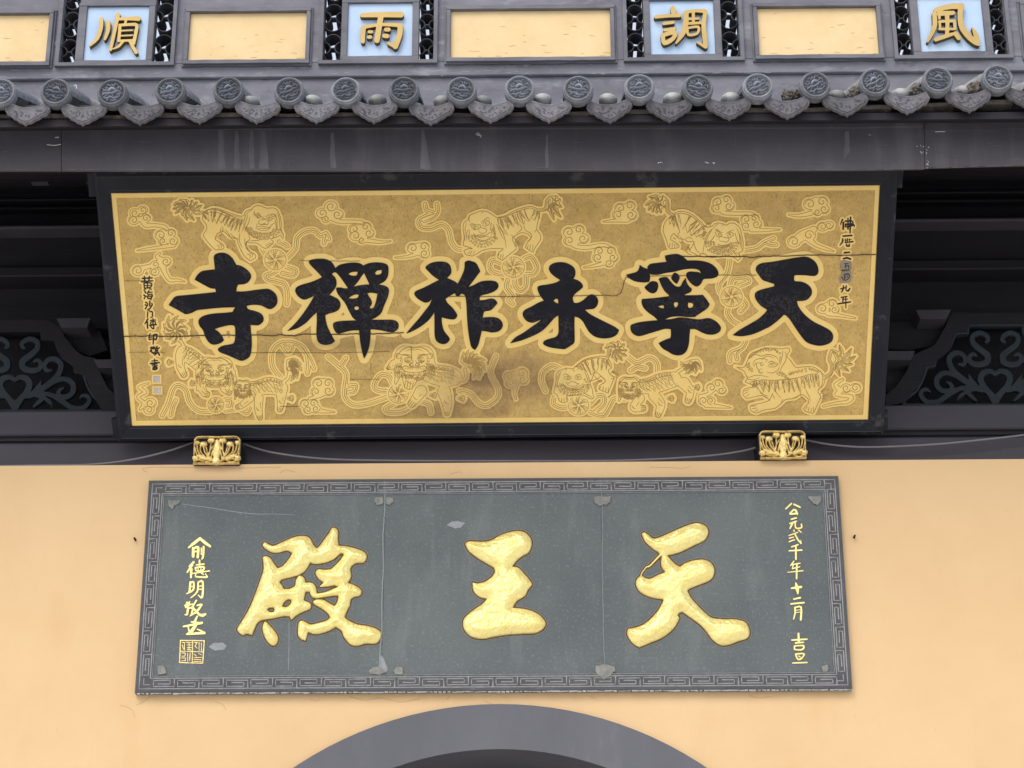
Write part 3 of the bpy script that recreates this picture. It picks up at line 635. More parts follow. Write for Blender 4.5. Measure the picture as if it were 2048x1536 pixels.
BLACK = [
('寺', 320, ["105,765! 150,700 195,662 300,650 450,635 665,612! 655,570! 600,565 520,525 412,465! 440,415 490,370 560,355 652,345! 645,280 638,200 660,165 720,148 790,160 850,205 880,250 900,290! 960,305 1030,350 1070,400 1075,440 1045,490 1000,515 925,523! 908,560 903,605! 1000,605 1150,585 1270,575 1330,600 1375,650 1388,720 1370,770 1320,808 1280,808 1240,790 1180,765 1090,762 1023,775! 1045,815 1120,835 1190,865 1222,910 1218,960 1170,1000 1120,1002 1070,998! 1075,1070 1085,1180 1080,1300 1060,1370 1010,1410 960,1422 900,1400 800,1355 720,1325 688,1295 700,1270 750,1245 830,1230 870,1215 888,1170 892,1080 885,1020 860,1003 800,1005 700,1030 645,1050! 690,1080 730,1125 757,1180! 720,1210 650,1232 600,1220 560,1180 530,1120 510,1060 470,1010 457,960 475,920 540,885 650,865 760,858 858,848! 890,790! 700,797 520,815 440,825 380,855 310,872 270,855 200,815"]),
('禪', 560, ["90,1070! 200,960 300,830 370,720 405,655! 350,680 290,700 240,680 200,640 182,595 200,555 260,525 350,500 430,470 500,435! 440,370 380,310 345,265 355,238 420,222 510,220 570,235 620,270 655,330! 700,295 770,275 860,265 940,272 985,300! 1040,275 1130,262 1220,270 1270,295 1282,340 1275,420 1240,480 1180,515 1168,525! 1230,535 1275,560 1288,600 1270,680 1235,760 1200,850 1150,900 1075,940! 1200,940 1320,940 1380,960 1402,1000 1390,1050 1340,1082 1280,1080 1180,1060 1070,1050! 1068,1150 1055,1250 1025,1340 995,1395! 975,1330 950,1200 935,1062! 850,1065 760,1085 690,1102 650,1070 628,1010 640,975 700,957 800,950 905,948! 860,910 820,840 770,740 720,680 690,640 668,590 672,562 720,560 770,570 805,565! 760,500 710,430 665,380! 640,378 612,400! 650,440 668,490 660,550 625,600 583,645! 640,670 690,700 715,755 700,810 650,845 580,865 535,885! 545,960 570,1040 610,1120 650,1190! 600,1225 530,1235 470,1215 440,1170 432,1080 437,950 435,850! 380,900 300,980 200,1040",
   "995,385! 1025,450 1060,522! 960,530 868,550! 920,490 960,430", "805,400! 850,375 920,370! 905,415 850,418", "1122,385! 1150,358 1203,350! 1195,395 1140,408", "808,685! 850,655 900,638 935,645! 915,680 860,690", "878,795 900,780 932,790 925,820 890,822", "1030,625! 1080,618 1152,630! 1140,700 1115,780 1090,805 1055,800! 1085,750 1080,710 1050,660"]),
('祚', 790, ["135,1100! 200,1020 280,930 350,840 410,760 445,670! 410,720 360,735 310,715 260,680 230,635 250,600 330,565 430,515 520,468! 450,420 400,370 362,325 390,290 450,262 530,252 600,260 645,290 663,340 662,390 630,430 612,445! 660,465 710,490 742,515! 790,420 820,340 825,260! 860,242 910,250 960,275 1000,350 1005,370! 960,430 900,510 865,555! 930,530 1010,490 1100,477 1180,485 1215,510 1220,550 1190,590 1120,625 1040,645 1003,665 1000,710! 1060,705 1130,690 1180,700 1210,740! 1180,780 1130,825 1080,835 1050,850 1035,915! 1100,908 1180,910 1240,935 1272,990 1260,1040 1220,1075 1150,1088 1080,1075 1025,1068! 1005,1150 985,1230 945,1298! 905,1260 885,1190 865,1060 852,900 845,760 830,660 800,632 775,635! 755,660 725,655 708,622! 650,655 595,693! 620,740 680,800 725,860 732,900 700,932 640,930 552,910! 555,980 580,1070 640,1150 640,1185 600,1220 540,1220 490,1185 470,1120 468,980 466,850! 400,940 300,1020 200,1075"]),
('永', 1000, ["122,1215! 180,1150 280,1090 380,1020 450,970 497,925! 440,955 380,972 320,955 280,910 270,860 300,820 380,780 450,740 520,712! 480,660 450,600 445,555 480,535 580,520 660,500 715,470! 650,430 600,385 578,335 600,290 660,265 740,260 810,280 870,320 890,370 885,420 865,455! 920,475 965,510 978,550 950,580 900,620 865,660 860,700 875,740! 920,740 980,710 1030,665 1080,640 1130,660 1158,710 1145,770 1110,805 1050,815 1000,820! 1060,870 1150,920 1250,970 1350,1020 1405,1060! 1380,1110 1320,1145 1230,1158 1130,1140 1060,1090 1020,1030 980,960 930,915 880,900! 878,1000 880,1100 878,1200 840,1240 765,1285! 700,1280 600,1265 530,1240 510,1215 530,1185 600,1160 660,1140 690,1095 692,1000 690,885! 640,920 560,1010 480,1080 360,1140 240,1185", "630,712! 660,690 685,700 690,750! 655,735"]),
('寧', 1220, ["190,410! 240,395 310,375 340,340 352,292! 390,320 430,335 445,340! 445,310 480,280 560,268 670,255! 655,220 650,183! 720,168 790,163 850,185 890,220 915,240! 1030,240 1130,255 1210,290 1260,340 1280,390 1260,430 1200,450 1120,455 1095,465! 1080,500 1050,535 1010,543 960,510 925,470 900,420 910,385 950,370 1000,373 1050,380 1075,395! 1060,360 1020,340 950,335 860,345 760,370 660,385 570,405 500,405 470,395! 472,450 460,490! 400,497 300,485 230,450",
   "410,560 440,525 480,490 520,485 558,500 568,545 550,600 510,625 460,610", "725,445 745,400 770,385 810,410 820,450 800,495 785,512 745,480",
   "575,455! 610,440 670,437 710,480 760,535 810,550 840,535! 860,490 893,445! 905,500 930,540 965,575! 950,610 880,640! 880,650! 1000,650 1095,645! 1140,700 1175,755! 1150,800 1080,850 1000,905! 900,905 820,897 730,903 680,918 645,938! 730,930 820,912 920,920 1050,935 1150,920 1210,935 1270,975 1308,1030 1290,1080 1230,1110 1150,1110 1080,1085 1010,1050 945,1048! 938,1120 930,1220 905,1300 860,1345 800,1358 740,1345 680,1310 620,1275 575,1215! 620,1190 680,1165 710,1155 720,1120 718,1050! 650,1045 560,1070 460,1100 350,1130 290,1115 250,1075 240,1020! 260,995 340,970 450,955 565,945! 520,900 450,850 400,800 375,745 378,700 420,692 560,680 700,660! 690,640 650,605 610,540",
   "565,785! 600,770 635,768! 635,803 600,800", "753,745 770,730 805,735! 800,770 775,795 755,770", "920,745 940,735 980,750 978,785 950,800 922,790"]),
('天', 1440, ["150,1120! 230,1060 350,990 450,930 530,860 555,820! 480,770 430,710 410,655 430,610 500,580 600,555 640,543! 640,515! 560,490 500,465 450,400 422,350 440,300 500,270 620,255 760,230 900,205 1000,195 1070,215 1130,265 1158,330 1155,390 1110,420 1000,412 900,410 875,420! 880,480 960,490 1030,520 1075,570 1082,630 1050,680 1000,710 905,718! 930,790 1000,880 1100,960 1200,1010 1290,1060 1330,1110 1330,1170 1290,1215 1200,1243 1110,1235 1020,1200 950,1120 880,1020 820,930 775,885! 750,880! 700,930 600,1010 500,1060 380,1110 250,1132"])]
def thin(F, lev=0): return F.contours(lev, .08)
hz = 1.9
for ch, ox, sp in BLACK:
    lp = loops_of(sp, ox, 480, 5.907)
    F = Field(bb([q for l in lp for q in l], 16), 1.6); F.polys(lp)
    part('gold_halo', plate(F.contours(-11.0, .1), -1, 1.7 + hz * .02, .4, BOARD), 'gold_leaf_bright', nb); hz += 1
    part('character', plate(lp, .1, 3.8, .9, BOARD), 'lacquer_black', nb, label='large black lacquered character ' + ch)
    T = Tents()
    for l in lp: T.add(l, 1.2, .1, 1.75 + hz * .02, True)
    part('character_rim', T.mesh(BOARD), 'engraved_line', nb)

def ink(chars, ox, oy, s_, dw, who):
    for ch, st in chars:
        F = strokes_field(st, ox, oy, s_, .45, dw, 6)
        part('gold_halo', plate(F.contours(-3.8, .1), -1, 1.25 + rnd.uniform(0, .2), .2, BOARD), 'gold_leaf_bright', nb)
        part('inscribed_character', plate(F.contours(0, .06, 5), .1, 2.0, .1, BOARD), 'ink', nb, label=who + ch)
ink([('佛', "190,105,25 160,180,15; 205,150,30 200,255,28; 235,130,26 340,130,20 350,165,20; 240,180,30 350,175,30; 240,180,20 235,215,20 300,210,20 365,190,24 370,215,16; 275,80,16 275,250,24; 315,70,25 305,310,22"),
     ('曆', "200,360,26 335,350,24; 195,400,22 190,450,26 150,500,18; 235,400,14 235,450,12; 265,395,14 262,450,16; 295,400,14 300,445,12; 225,425,10 335,410,10; 230,460,16 350,445,26; 250,480,18 250,515,16 295,515,18 295,480,16; 255,500,10 290,498,10"),
     ('二', "220,615,28 295,608,26; 205,705,26 260,695,32 315,712,28"),
     ('九', "160,1170,18 240,1150,16; 205,1120,18 195,1190,22 170,1225,12; 250,1120,18 245,1190,18 280,1200,26 305,1160,20"),
     ('年', "170,1300,20 260,1285,18; 200,1300,22 195,1370,20; 190,1335,12 270,1325,14; 120,1400,22 315,1370,22; 240,1290,16 242,1465,16")], 1660, 425, 7.68, 16, 'small black inscription character ')
p, c = parse("172,745 200,722 320,740 330,840 322,870 165,885 150,830", 1660, 425, 7.68); part('tape_patch', plate([rough_loop(p, .4)], .1, 1.5, 0, BOARD), 'tape', nb, label='faded grey patch under the character 五')
p, c = parse("175,905 320,895 328,1000 320,1060 250,1085 150,1075 140,1030 165,1000", 1660, 425, 7.68); part('tape_patch', plate([rough_loop(p, .4)], .1, 1.6, 0, BOARD), 'tape', nb, label='faded grey patch under the character 四')
for ch, st in (('五', "220,785,12 280,778,12; 245,785,12 235,850,12; 225,820,10 285,815,12 280,850,12; 180,888,14 295,875,16"), ('四', "180,985,18 205,1040,14; 210,950,14 285,940,16 290,1000,14 230,1040,12 215,960,14; 240,960,10 235,1010,10; 265,960,10 260,1000,10")):
    F = strokes_field(st, 1660, 425, 7.68, .45, 12); part('inscribed_character', plate(F.contours(0, .06, 5), 1.3, 1.9, 0, BOARD), 'ink', nb, label='small worn black character ' + ch + ' on a grey patch')
ink([('黄', "1460,1210,16 1560,1205,14; 1480,1190,14 1485,1240,14; 1530,1190,14 1525,1240,14; 1445,1245,13 1565,1235,14; 1475,1260,13 1480,1310,13; 1475,1258,13 1550,1258,13 1545,1300,13 1480,1310,13; 1510,1245,11 1512,1310,11; 1480,1285,9 1545,1280,9; 1490,1320,12 1475,1332,12; 1535,1318,14 1552,1322,12"),
     ('海', "1485,1345,16 1495,1360,14; 1475,1380,16 1490,1392,14; 1478,1415,16 1495,1390,10; 1525,1340,16 1510,1365,13; 1515,1355,11 1560,1350,12; 1520,1375,12 1515,1415,13 1555,1410,12; 1525,1375,11 1560,1375,12 1545,1430,13; 1505,1395,11 1565,1390,12"),
     ('沙', "1495,1455,18 1505,1462,14; 1490,1480,16 1500,1488,14; 1490,1520,16 1510,1490,10; 1535,1445,15 1535,1490,15; 1515,1470,12 1510,1490,11; 1555,1465,13 1562,1475,13; 1560,1480,16 1540,1515,14 1510,1535,10"),
     ('门', "1515,1550,12 1510,1608,13; 1535,1552,12 1560,1552,13 1562,1600,13 1545,1612,10; 1520,1530,15 1532,1537,13"),
     ('傳', "1515,1626,16 1485,1676,12; 1510,1656,15 1512,1721,15; 1540,1641,12 1595,1636,12; 1545,1656,10 1545,1681,11 1590,1678,10 1590,1654,10 1545,1656,10; 1568,1621,12 1568,1686,12; 1530,1691,12 1605,1684,12; 1575,1686,12 1575,1726,14 1560,1721,12; 1545,1701,12 1552,1714,12"),
     ('印', "1540,1776,13 1525,1796,12; 1530,1798,12 1528,1836,13 1560,1831,12; 1530,1816,11 1558,1811,11; 1575,1786,14 1570,1881,14; 1575,1786,13 1608,1786,15 1600,1836,15 1585,1831,12"),
     ('敬', "1540,1921,12 1590,1914,11; 1555,1908,10 1555,1928,10; 1575,1906,10 1575,1926,10; 1550,1931,12 1540,1956,13; 1550,1934,11 1590,1931,12 1588,1976,13 1570,1981,12; 1555,1948,10 1555,1971,11 1575,1968,10; 1610,1906,13 1595,1936,13; 1600,1928,11 1635,1921,12; 1620,1928,11 1605,1976,13 1585,1996,12; 1600,1941,12 1635,1996,17"),
     ('書', "1585,2036,11 1585,2111,11; 1555,2056,11 1615,2051,12; 1540,2081,14 1635,2071,13; 1555,2091,10 1610,2086,10; 1560,2106,10 1615,2103,11; 1570,2121,12 1568,2144,13 1605,2141,13 1608,2118,12 1570,2121,12; 1572,2132,9 1605,2130,9")], 0, 320, 5.12, 13, 'small black inscription character ')
for k, (x0, y0, x1, y1) in enumerate(((1555, 660, 1655, 755), (1560, 780, 1665, 865))):
    sx = lambda v: v / 5.12; sy = lambda v: 620 + v / 5.12
    part('seal_border', plate([[(sx(x0), sy(y0)), (sx(x1), sy(y0)), (sx(x1), sy(y1)), (sx(x0), sy(y1))], [(sx(x0 + 16), sy(y0 + 14)), (sx(x1 - 18), sy(y0 + 14)), (sx(x1 - 14), sy(y1 - 16)), (sx(x0 + 18), sy(y1 - 14))]], .1, 1.4, .1, BOARD), 'gold_leaf_bright', nb)
    part('seal_inlay', plate([rough_loop([(sx(x0 + 17), sy(y0 + 15)), (sx(x1 - 25), sy(y0 + 15)), (sx(x1 - 15), sy(y0 + 45)), (sx(x1 - 16), sy(y1 - 17)), (sx(x0 + 19), sy(y1 - 16))], .2, 2)], .1, .5, 0, BOARD), 'seal_white', nb, label='small square seal with the paint worn to white')

# ------------------------------------------------------------------ shallow carvings of the board: islands with engraved drawing
cz = [0]
def carving(name, strokes_, ellipses=(), lines=(), margin=5.2, label=None, lw=1.25, inner=True, g=1.2):
    """strokes_: [(pts with width)], the silhouette; its outline is engraved, and the bright island stands a little wider"""
    allp = [q for t in strokes_ for q in t] + [(e[0], e[1]) for e in ellipses]
    r = max([q[2] for t in strokes_ for q in t] + [2 * max(e[2], e[3]) for e in ellipses])
    F = Field(bb(allp, r / 2 + margin + 4), g)
    for t in strokes_: F.stroke(t)
    for cx, cy, rx, ry in ellipses: F.polys([ell(cx, cy, rx, ry, 24)])
    cz[0] += 1; z1 = .8 + .03 * cz[0]
    isl = plate(F.contours(-margin, .12), -.5, z1, .2, BOARD)
    isl.materials.append(MATS['gold_leaf_bright'])
    o = part(name, isl, 'gold_leaf_bright', nb, label=label)
    T = Tents()
    if inner:
        for lp in F.contours(0, .08): T.add(lp, lw, .08, z1 + .05, True)
    for l in lines:
        wd = lw
        if isinstance(l, tuple) and len(l) == 2 and isinstance(l[1], float): l, wd = l
        T.add(l, wd * 1.35, .08, z1 + .08, taper=True)
    if T.v: part('engraving', T.mesh(BOARD), 'engraved_line', o, kind='stuff')
    return o
def tube(s, wd=None, n=5):
    p, c = parse(s)
    if wd: p = [q[:2] + [wd] for q in p]
    return [tuple(q) for q in smooth(p, c, False, n)]
def cloud(lobes, tails, lab):
    el = []; ln = []; st = []
    for k, L_ in enumerate(lobes):
        cx, cy, r, a, d = L_
        el.append((cx, cy, r * 1.18, r)); ln.append(spiral(cx, cy, r * .95, a, 1.35, d, 18))
    cs = [l[:2] for l in lobes]
    for t in tails: st.append(tube(t))
    if not st: st = [[(cs[0][0], cs[0][1], 4), (cs[-1][0], cs[-1][1], 4)]]
    for a, b in zip(lobes[:-1], lobes[1:]):
        if abs(a[0] - b[0]) + abs(a[1] - b[1]) < 34: st.append([(a[0], a[1], 9), (b[0], b[1], 9)])
    carving('cloud_carving', st, el, ln, 4.2, lab)
cloud([(270, 426, 9, 0, 1), (286, 420, 8, 2, -1), (268, 440, 9, 3, 1), (292, 436, 8, 0, -1)], ["285,440,12 292,450,9 308,450,7 328,453,7 334,458,6"], 'double curled cloud at the upper left corner')
cloud([(322, 470, 10, 3, 1), (342, 466, 8, 0, -1), (326, 482, 8, 1, 1), (346, 482, 9, 0, 1)], ["325,464,12 336,476,18", "348,490,8 324,494,6 300,497,5 274,501,2"], 'lower half of the double cloud at the upper left')
cloud([(332, 523, 9, 0, 1), (311, 529, 8, 2, -1), (276, 541, 10, 3, 1), (309, 543, 8, 1, 1)], ["320,506,4 314,513,6 322,520,12 326,534,12 330,546,8", "312,530,9 296,533,8 280,538,10", "330,546,8 340,560,7 356,560,5 370,563,2"], 'ragged cloud above the left inscription')
cloud([(662, 413, 11, 0, 1), (645, 426, 10, 2, -1), (675, 429, 10, 0, 1), (652, 438, 7, 3, 1)], ["660,428,20 676,442,8 700,443,7 722,444,7 727,448,6"], 'cloud with a long neck right of the first lion')
cloud([(709, 458, 10, 2, 1), (732, 453, 9, 0, -1), (711, 471, 10, 3, 1), (738, 466, 9, 0, 1), (724, 480, 7, 1, 1)], ["720,455,12 724,472,16", "730,480,7 752,483,7 768,484,4 782,482,2"], 'cloud trailing right above the character 禪')
cloud([(826, 496, 10, 3, 1), (848, 493, 9, 0, -1), (849, 507, 9, 1, 1)], ["838,490,10 840,503,16", "832,508,7 815,513,5 790,515,2"], 'small cloud above the character 祚')
cloud([(1241, 416, 10, 3, 1), (1260, 411, 9, 0, -1), (1236, 429, 10, 2, 1), (1262, 430, 10, 0, 1)], ["1250,416,16 1250,430,18", "1256,440,8 1230,441,6 1206,443,2"], 'small cloud at the top between two lions')
cloud([(1138, 464, 10, 3, 1), (1158, 459, 9, 0, -1), (1139, 481, 10, 2, 1), (1166, 477, 10, 0, 1)], ["1148,462,14 1152,478,18 1148,491,8 1171,495,8 1204,490,7 1218,493,6"], 'wide cloud left of the character 寧')
cloud([(1199, 502, 9, 3, 1), (1221, 502, 9, 0, -1), (1196, 515, 9, 2, 1), (1226, 515, 9, 0, 1), (1218, 526, 8, 1, 1)], ["1209,500,14 1210,520,16", "1206,527,8 1185,532,5 1167,535,2"], 'cloud trailing left above the character 永')
cloud([(1436, 404, 9, 3, 1), (1453, 399, 8, 0, -1), (1433, 416, 9, 2, 1), (1458, 412, 9, 0, 1)], ["1444,402,14 1446,416,14 1447,425,8 1471,427,7 1500,427,7 1508,430,6"], 'cloud at the top right of the third lion')
cloud([(1492, 438, 9, 3, 1), (1509, 436, 8, 0, -1), (1492, 452, 9, 2, 1), (1513, 448, 9, 0, 1)], ["1501,436,12 1502,450,14", "1502,460,7 1531,460,6 1560,459,2"], 'cloud trailing right beneath the top right pair')
cloud([(1620, 408, 11, 3, 1), (1644, 403, 10, 0, -1), (1648, 418, 9, 0, 1), (1635, 424, 7, 1, 1)], ["1632,402,16 1632,416,18", "1622,426,9 1599,431,6 1577,429,3"], 'big curled cloud at the upper right corner')
cloud([(1588, 483, 11, 3, 1), (1618, 470, 11, 0, -1), (1645, 453, 9, 3, 1), (1658, 450, 8, 0, 1)], ["1590,482,14 1604,472,20 1628,458,12", "1618,478,12 1632,490,7 1650,497,6 1668,502,2"], 'rising cloud left of the right inscription')
cloud([(1645, 617, 10, 3, 1), (1664, 607, 9, 0, -1), (1669, 619, 8, 0, 1)], ["1652,612,14 1655,626,9 1677,630,6 1711,636,3"], 'small cloud under the right inscription')
cloud([(301, 806, 10, 0, 1), (298, 819, 9, 3, 1)], ["297,766,3 279,774,6 291,784,6 276,793,6 288,806,7 281,818,5"], 'twisting cloud in the lower left corner')
cloud([(637, 766, 10, 3, 1), (656, 766, 9, 0, -1), (632, 783, 9, 2, 1), (657, 781, 10, 0, 1)], ["646,763,14 645,782,16 640,791,7 619,797,6"], 'cloud below the character 禪')
cloud([(611, 807, 9, 3, 1), (627, 806, 8, 0, -1), (616, 819, 8, 2, 1), (632, 817, 8, 0, 1)], ["620,806,12 624,818,12 647,822,7 670,824,2"], 'low cloud at the bottom beside the small lion')
cloud([(1018, 752, 9, 3, 1), (1044, 746, 10, 0, -1), (1021, 765, 9, 2, 1), (1046, 759, 9, 0, 1)], ["1030,748,14 1032,766,12 1029,785,5 1032,798,3"], 'sooty cloud under the character 永')
cloud([(1423, 775, 9, 3, 1), (1436, 767, 9, 0, -1), (1443, 780, 8, 0, 1), (1407, 801, 9, 2, 1), (1421, 801, 8, 1, 1)], ["1430,772,12 1418,787,7 1400,792,7", "1412,810,9 1435,812,7 1462,815,2"], 'cloud left of the large walking lion')
cloud([(1692, 776, 9, 0, 1), (1711, 775, 9, 0, -1)], ["1686,758,4 1671,769,7 1680,781,10 1673,789,6 1702,793,8 1695,803,7 1671,806,5 1646,812,4"], 'twisting cloud in the lower right corner')

def ribbon(segs, lab=None):
    st = [tube(s, 7.5) for s in segs]; ln = []
    for t in st: ln.append([(a[0] + .4, a[1] + .4) for a in t])
    carving('ribbon_carving', st, (), ln, 4.0, lab)
ribbon(["574,516 591,497 595,474 613,461 630,461 640,471 652,468 658,478", "652,466 648,486"], 'long ribbon rising from the first ball')
ribbon(["560,536 545,546 532,550 536,558 552,562 569,568 575,585 574,607", "574,534 591,540 586,550 565,546"], 'ribbon hanging under the first ball')
ribbon(["527,484 524,495 532,508", "558,483 568,487 575,492"])
ribbon(["850,408 854,421 868,426 852,432 838,440 842,454 862,456 883,448 897,459 904,486 920,499 944,490", "874,408 875,422 866,434 848,441"], 'ribbon streaming left from the second lion')
ribbon(["1007,528 985,520 980,536 992,546 1009,548", "1048,517 1062,513 1074,534 1067,547 1054,548", "1052,548 1052,571 1041,581 1031,572 1029,560", "1015,560 1013,575 1025,592 1017,599 1025,607"], 'ribbons looping round the second ball')
ribbon(["1460,514 1455,544 1438,568 1440,584", "1460,570 1466,556 1490,556 1497,563 1478,571", "1484,597 1492,610 1481,622", "1457,615 1455,627 1465,641 1478,649", "1493,678 1484,695 1461,706 1460,722", "1484,695 1472,706 1474,718"], 'ribbons round the ball beside the character 天')
ribbon(["1484,501 1513,496 1529,484 1547,476", "1529,484 1540,488 1552,489"], 'short ribbon right of the third lion')
ribbon(["325,830 337,806 346,778 357,770 372,780 379,803 396,820 420,823", "342,830 346,812 352,800", "450,799 463,800 460,813 450,812", "452,820 478,817 493,825 501,812"], 'ribbon along the bottom left')
ribbon(["562,756 545,732 546,700 566,684 594,687 611,702 617,728 615,746", "600,690 618,714 628,737", "566,692 576,704 584,694 576,688"], 'ribbon arching over the small lion')
ribbon(["657,713 676,729 692,746 690,772 690,793 704,808 730,808 773,794", "692,716 684,728 678,732", "695,772 711,770 708,782 697,784"], 'ribbon curling below the character 禪')
ribbon(["775,782 755,780 748,770 760,750 777,751 786,767", "790,806 771,816 778,824 803,823 820,815", "840,802 858,808 862,824", "919,781 941,787 958,806 975,810 995,794 996,776 984,754 982,737 992,712"], 'ribbons around the sooty lion')
ribbon(["1122,738 1104,731 1086,743 1083,762 1091,781", "1181,805 1194,791 1208,793 1207,808 1192,821", "1181,824 1206,830 1219,812 1228,797 1250,798", "1108,795 1108,808 1124,815 1136,812"], 'ribbons round the bottom ball')
ribbon(["1255,712 1274,725 1298,715 1313,725 1314,746 1309,758", "1261,740 1274,733 1290,736"], 'ribbon between the two lower lions')
def ball(cx, cy, r, lab):
    ln = []
    for k in range(6):
        a = k * pi / 3
        for o in (-.12, .12, .3):
            ln.append([(cx + r * t * cos(a + o + .5 * t), cy + r * t * sin(a + o + .5 * t)) for t in (.15, .4, .65, .97)])
        for q in range(7):
            t = rnd.uniform(.45, .9); b = a + .75 + .5 * t + rnd.uniform(-.18, .18); x, y = cx + r * t * cos(b), cy + r * t * sin(b); ln.append([(x, y), (x + 1.2, y + .8)])
    carving('ball_carving', [[(cx, cy, 2), (cx + .1, cy, 2)]], [(cx, cy, r, r * .95)], ln, 4.2, lab, 1.0)
ball(551, 519, 21.5, 'woven ball above the character 禪'); ball(1027, 534, 22, 'woven ball above the character 永'); ball(1463, 593, 21.5, 'woven ball left of the character 天')
ball(1157, 810, 20.5, 'woven ball at the bottom centre'); ball(432, 809, 16, 'woven ball at the bottom left'); ball(797, 787, 20, 'dark woven ball in front of the sooty lion')

def lion(lab, head, body, legs, tail, tuft, face=1, hocks=(), seed=0, curls=26):
    R_ = random.Random(seed); cx, cy, rx, ry = head; ln = []
    B_ = tube(body); st = [B_] + [tube(l) for l in legs] + [tube(tail, 6)]
    tx, ty, tr, a0, a1 = tuft
    # tail tuft of pointed locks
    n = 11
    for k in range(n):
        a = a0 + (a1 - a0) * k / (n - 1); r = tr * R_.uniform(.8, 1.1); b = a + .35
        st.append([(tx, ty, 12), (tx + r * .55 * cos(a), ty + r * .55 * sin(a), 11), (tx + r * .8 * cos(b), ty + r * .8 * sin(b), 5), (tx + r * cos(b + .2), ty + r * sin(b + .2), 1)])
        for q in (-.12, 0, .14):
            ln.append(([(tx + 3 * cos(a + q), ty + 3 * sin(a + q)), (tx + r * .5 * cos(a + q), ty + r * .5 * sin(a + q)), (tx + r * .88 * cos(b + q * .6), ty + r * .88 * sin(b + q * .6))], 1.3))
    ln.append(spiral(tx, ty, 6, 0, 1.3))
    for hx, hy in hocks:
        for k in range(5):
            a = (pi if face > 0 else 0) + (k - 2) * .35; st.append([(hx, hy, 5), (hx + 12 * cos(a), hy + 9 * sin(a), 1.5)]); ln.append(([(hx, hy), (hx + 11 * cos(a), hy + 8 * sin(a))], 1.1))
    # body hair: locks along the back
    dist = 0; last = [-9, -9, -9, -9]
    for a_, b_ in zip(B_[:-1], B_[1:]):
        dx, dy = b_[0] - a_[0], b_[1] - a_[1]; l = sqrt(dx * dx + dy * dy) + 1e-6; nx_, ny_ = (-dy / l, dx / l); nx_, ny_ = (nx_, ny_) if ny_ > 0 else (-nx_, -ny_)
        for st_ in np.arange(0, l, 1.0):
            t = st_ / l; x, y, wd = [a_[i] * (1 - t) + b_[i] * t for i in range(3)]; d_ = dist + st_
            for row, (off, gap) in enumerate(((-.40, 4.2), (-.22, 5.0), (-.02, 5.6), (.18, 7.5))):
                if d_ - last[row] < gap * R_.uniform(.9, 1.4): continue
                last[row] = d_; o = wd * (off + R_.uniform(-.03, .03)); px_, py_ = x + nx_ * o, y + ny_ * o; s_ = -face * R_.uniform(3.0, 5.0); h_ = R_.uniform(5, 7.5)
                ln.append((smooth([(px_ - s_ * .6, py_ + 1), (px_, py_ + h_ * .25), (px_ + s_ * .35, py_ + h_ * .7), (px_ + s_ * 1.3, py_ + h_)], None, False, 3), 1.0))
                if row == 0: ln.append((spiral(px_, py_, 2.4, R_.uniform(0, 6), 1.0, face, 8), .9))
                elif R_.random() < .5: ln.append(([(px_ + s_ * .9, py_ + h_ * .2), (px_ + s_ * 1.5, py_ + h_ * .75)], .8))
        dist += l
    ln.append([(a[0], a[1] - a[2] * .30) for a in B_])
    # legs: claws, joint tufts
    for l in legs:
        t = tube(l); e = t[-1]; p_ = t[-4] if len(t) > 4 else t[0]; a = atan2(e[1] - p_[1], e[0] - p_[0]); wd = e[2]
        for k in range(4):
            o = (k - 1.5) * wd * .26; bx, by = e[0] - sin(a) * o, e[1] + cos(a) * o
            ln.append(([(bx - cos(a) * wd * .35, by - sin(a) * wd * .35), (bx + cos(a) * wd * .1, by + sin(a) * wd * .1), (bx + cos(a) * wd * .5, by + sin(a) * wd * .5)], 1.1))
        h = t[len(t) // 2]; ln.append([(h[0] - h[2] * .3, h[1] - 4), (h[0] - h[2] * .1, h[1] + 1), (h[0] + h[2] * .2, h[1] + 3)]); ln.append([(t[2][0] + t[2][2] * .2, t[2][1]), (h[0] + h[2] * .28, h[1] - 2)])
    # head, with long locks hanging down both sides
    for s in (-1, 1):
        st.append(tube(' '.join('%f,%f,%f' % (cx + s * rx * u, cy + ry * v, rx * w_) for u, v, w_ in ((.78, -.35, .42), (.86, .2, .36), (.84, .7, .26), (.95, 1.15, .1)))))
        for q in (-.14, -.05, .05, .13):
            ln.append((smooth([(cx + s * rx * (.80 + q), cy + ry * (-.1 + abs(q))), (cx + s * rx * (.88 + q), cy + ry * .4), (cx + s * rx * (.88 + q * .7), cy + ry * (.85 - q))], None, False, 4), 1.1))
    E = lambda u, v: (cx + rx * u, cy + ry * v)
    for s in (-1, 1):
        ln.append((smooth([E(s * .58, -.50), E(s * .46, -.56), E(s * .30, -.46), E(s * .12, -.28)], None, False, 4), 1.3))
        for k in range(5): ln.append((smooth([E(s * (.16 + .1 * k), -.40 - .025 * k), E(s * (.22 + .1 * k), -.52), E(s * (.30 + .11 * k), -.56)], None, False, 3), .9))
        ln.append(ell(*E(s * .34, -.26), rx * .15, ry * .13, 12)); ln.append((ell(*E(s * .33, -.25), rx * .06, ry * .06, 8), 1.2)); ln.append(smooth([E(s * .16, -.12), E(s * .34, -.06), E(s * .52, -.18)], None, False, 4))
        ln.append(ell(*E(s * .13, .06), rx * .09, ry * .07, 10)); ln.append(smooth([E(s * .05, -.2), E(s * .12, -.06), E(s * .24, .02), E(s * .22, .14), E(0, .16)], None, False, 4))
        ln.append((smooth([E(0, .22), E(s * .25, .20), E(s * .48, .12), E(s * .60, .26), E(s * .46, .44), E(s * .2, .50), E(0, .50)], None, False, 4), 1.2))
        for k in range(4): ln.append(([E(s * (.06 + .12 * k), .24), E(s * (.10 + .12 * k), .33), E(s * (.14 + .12 * k), .24)], .8))
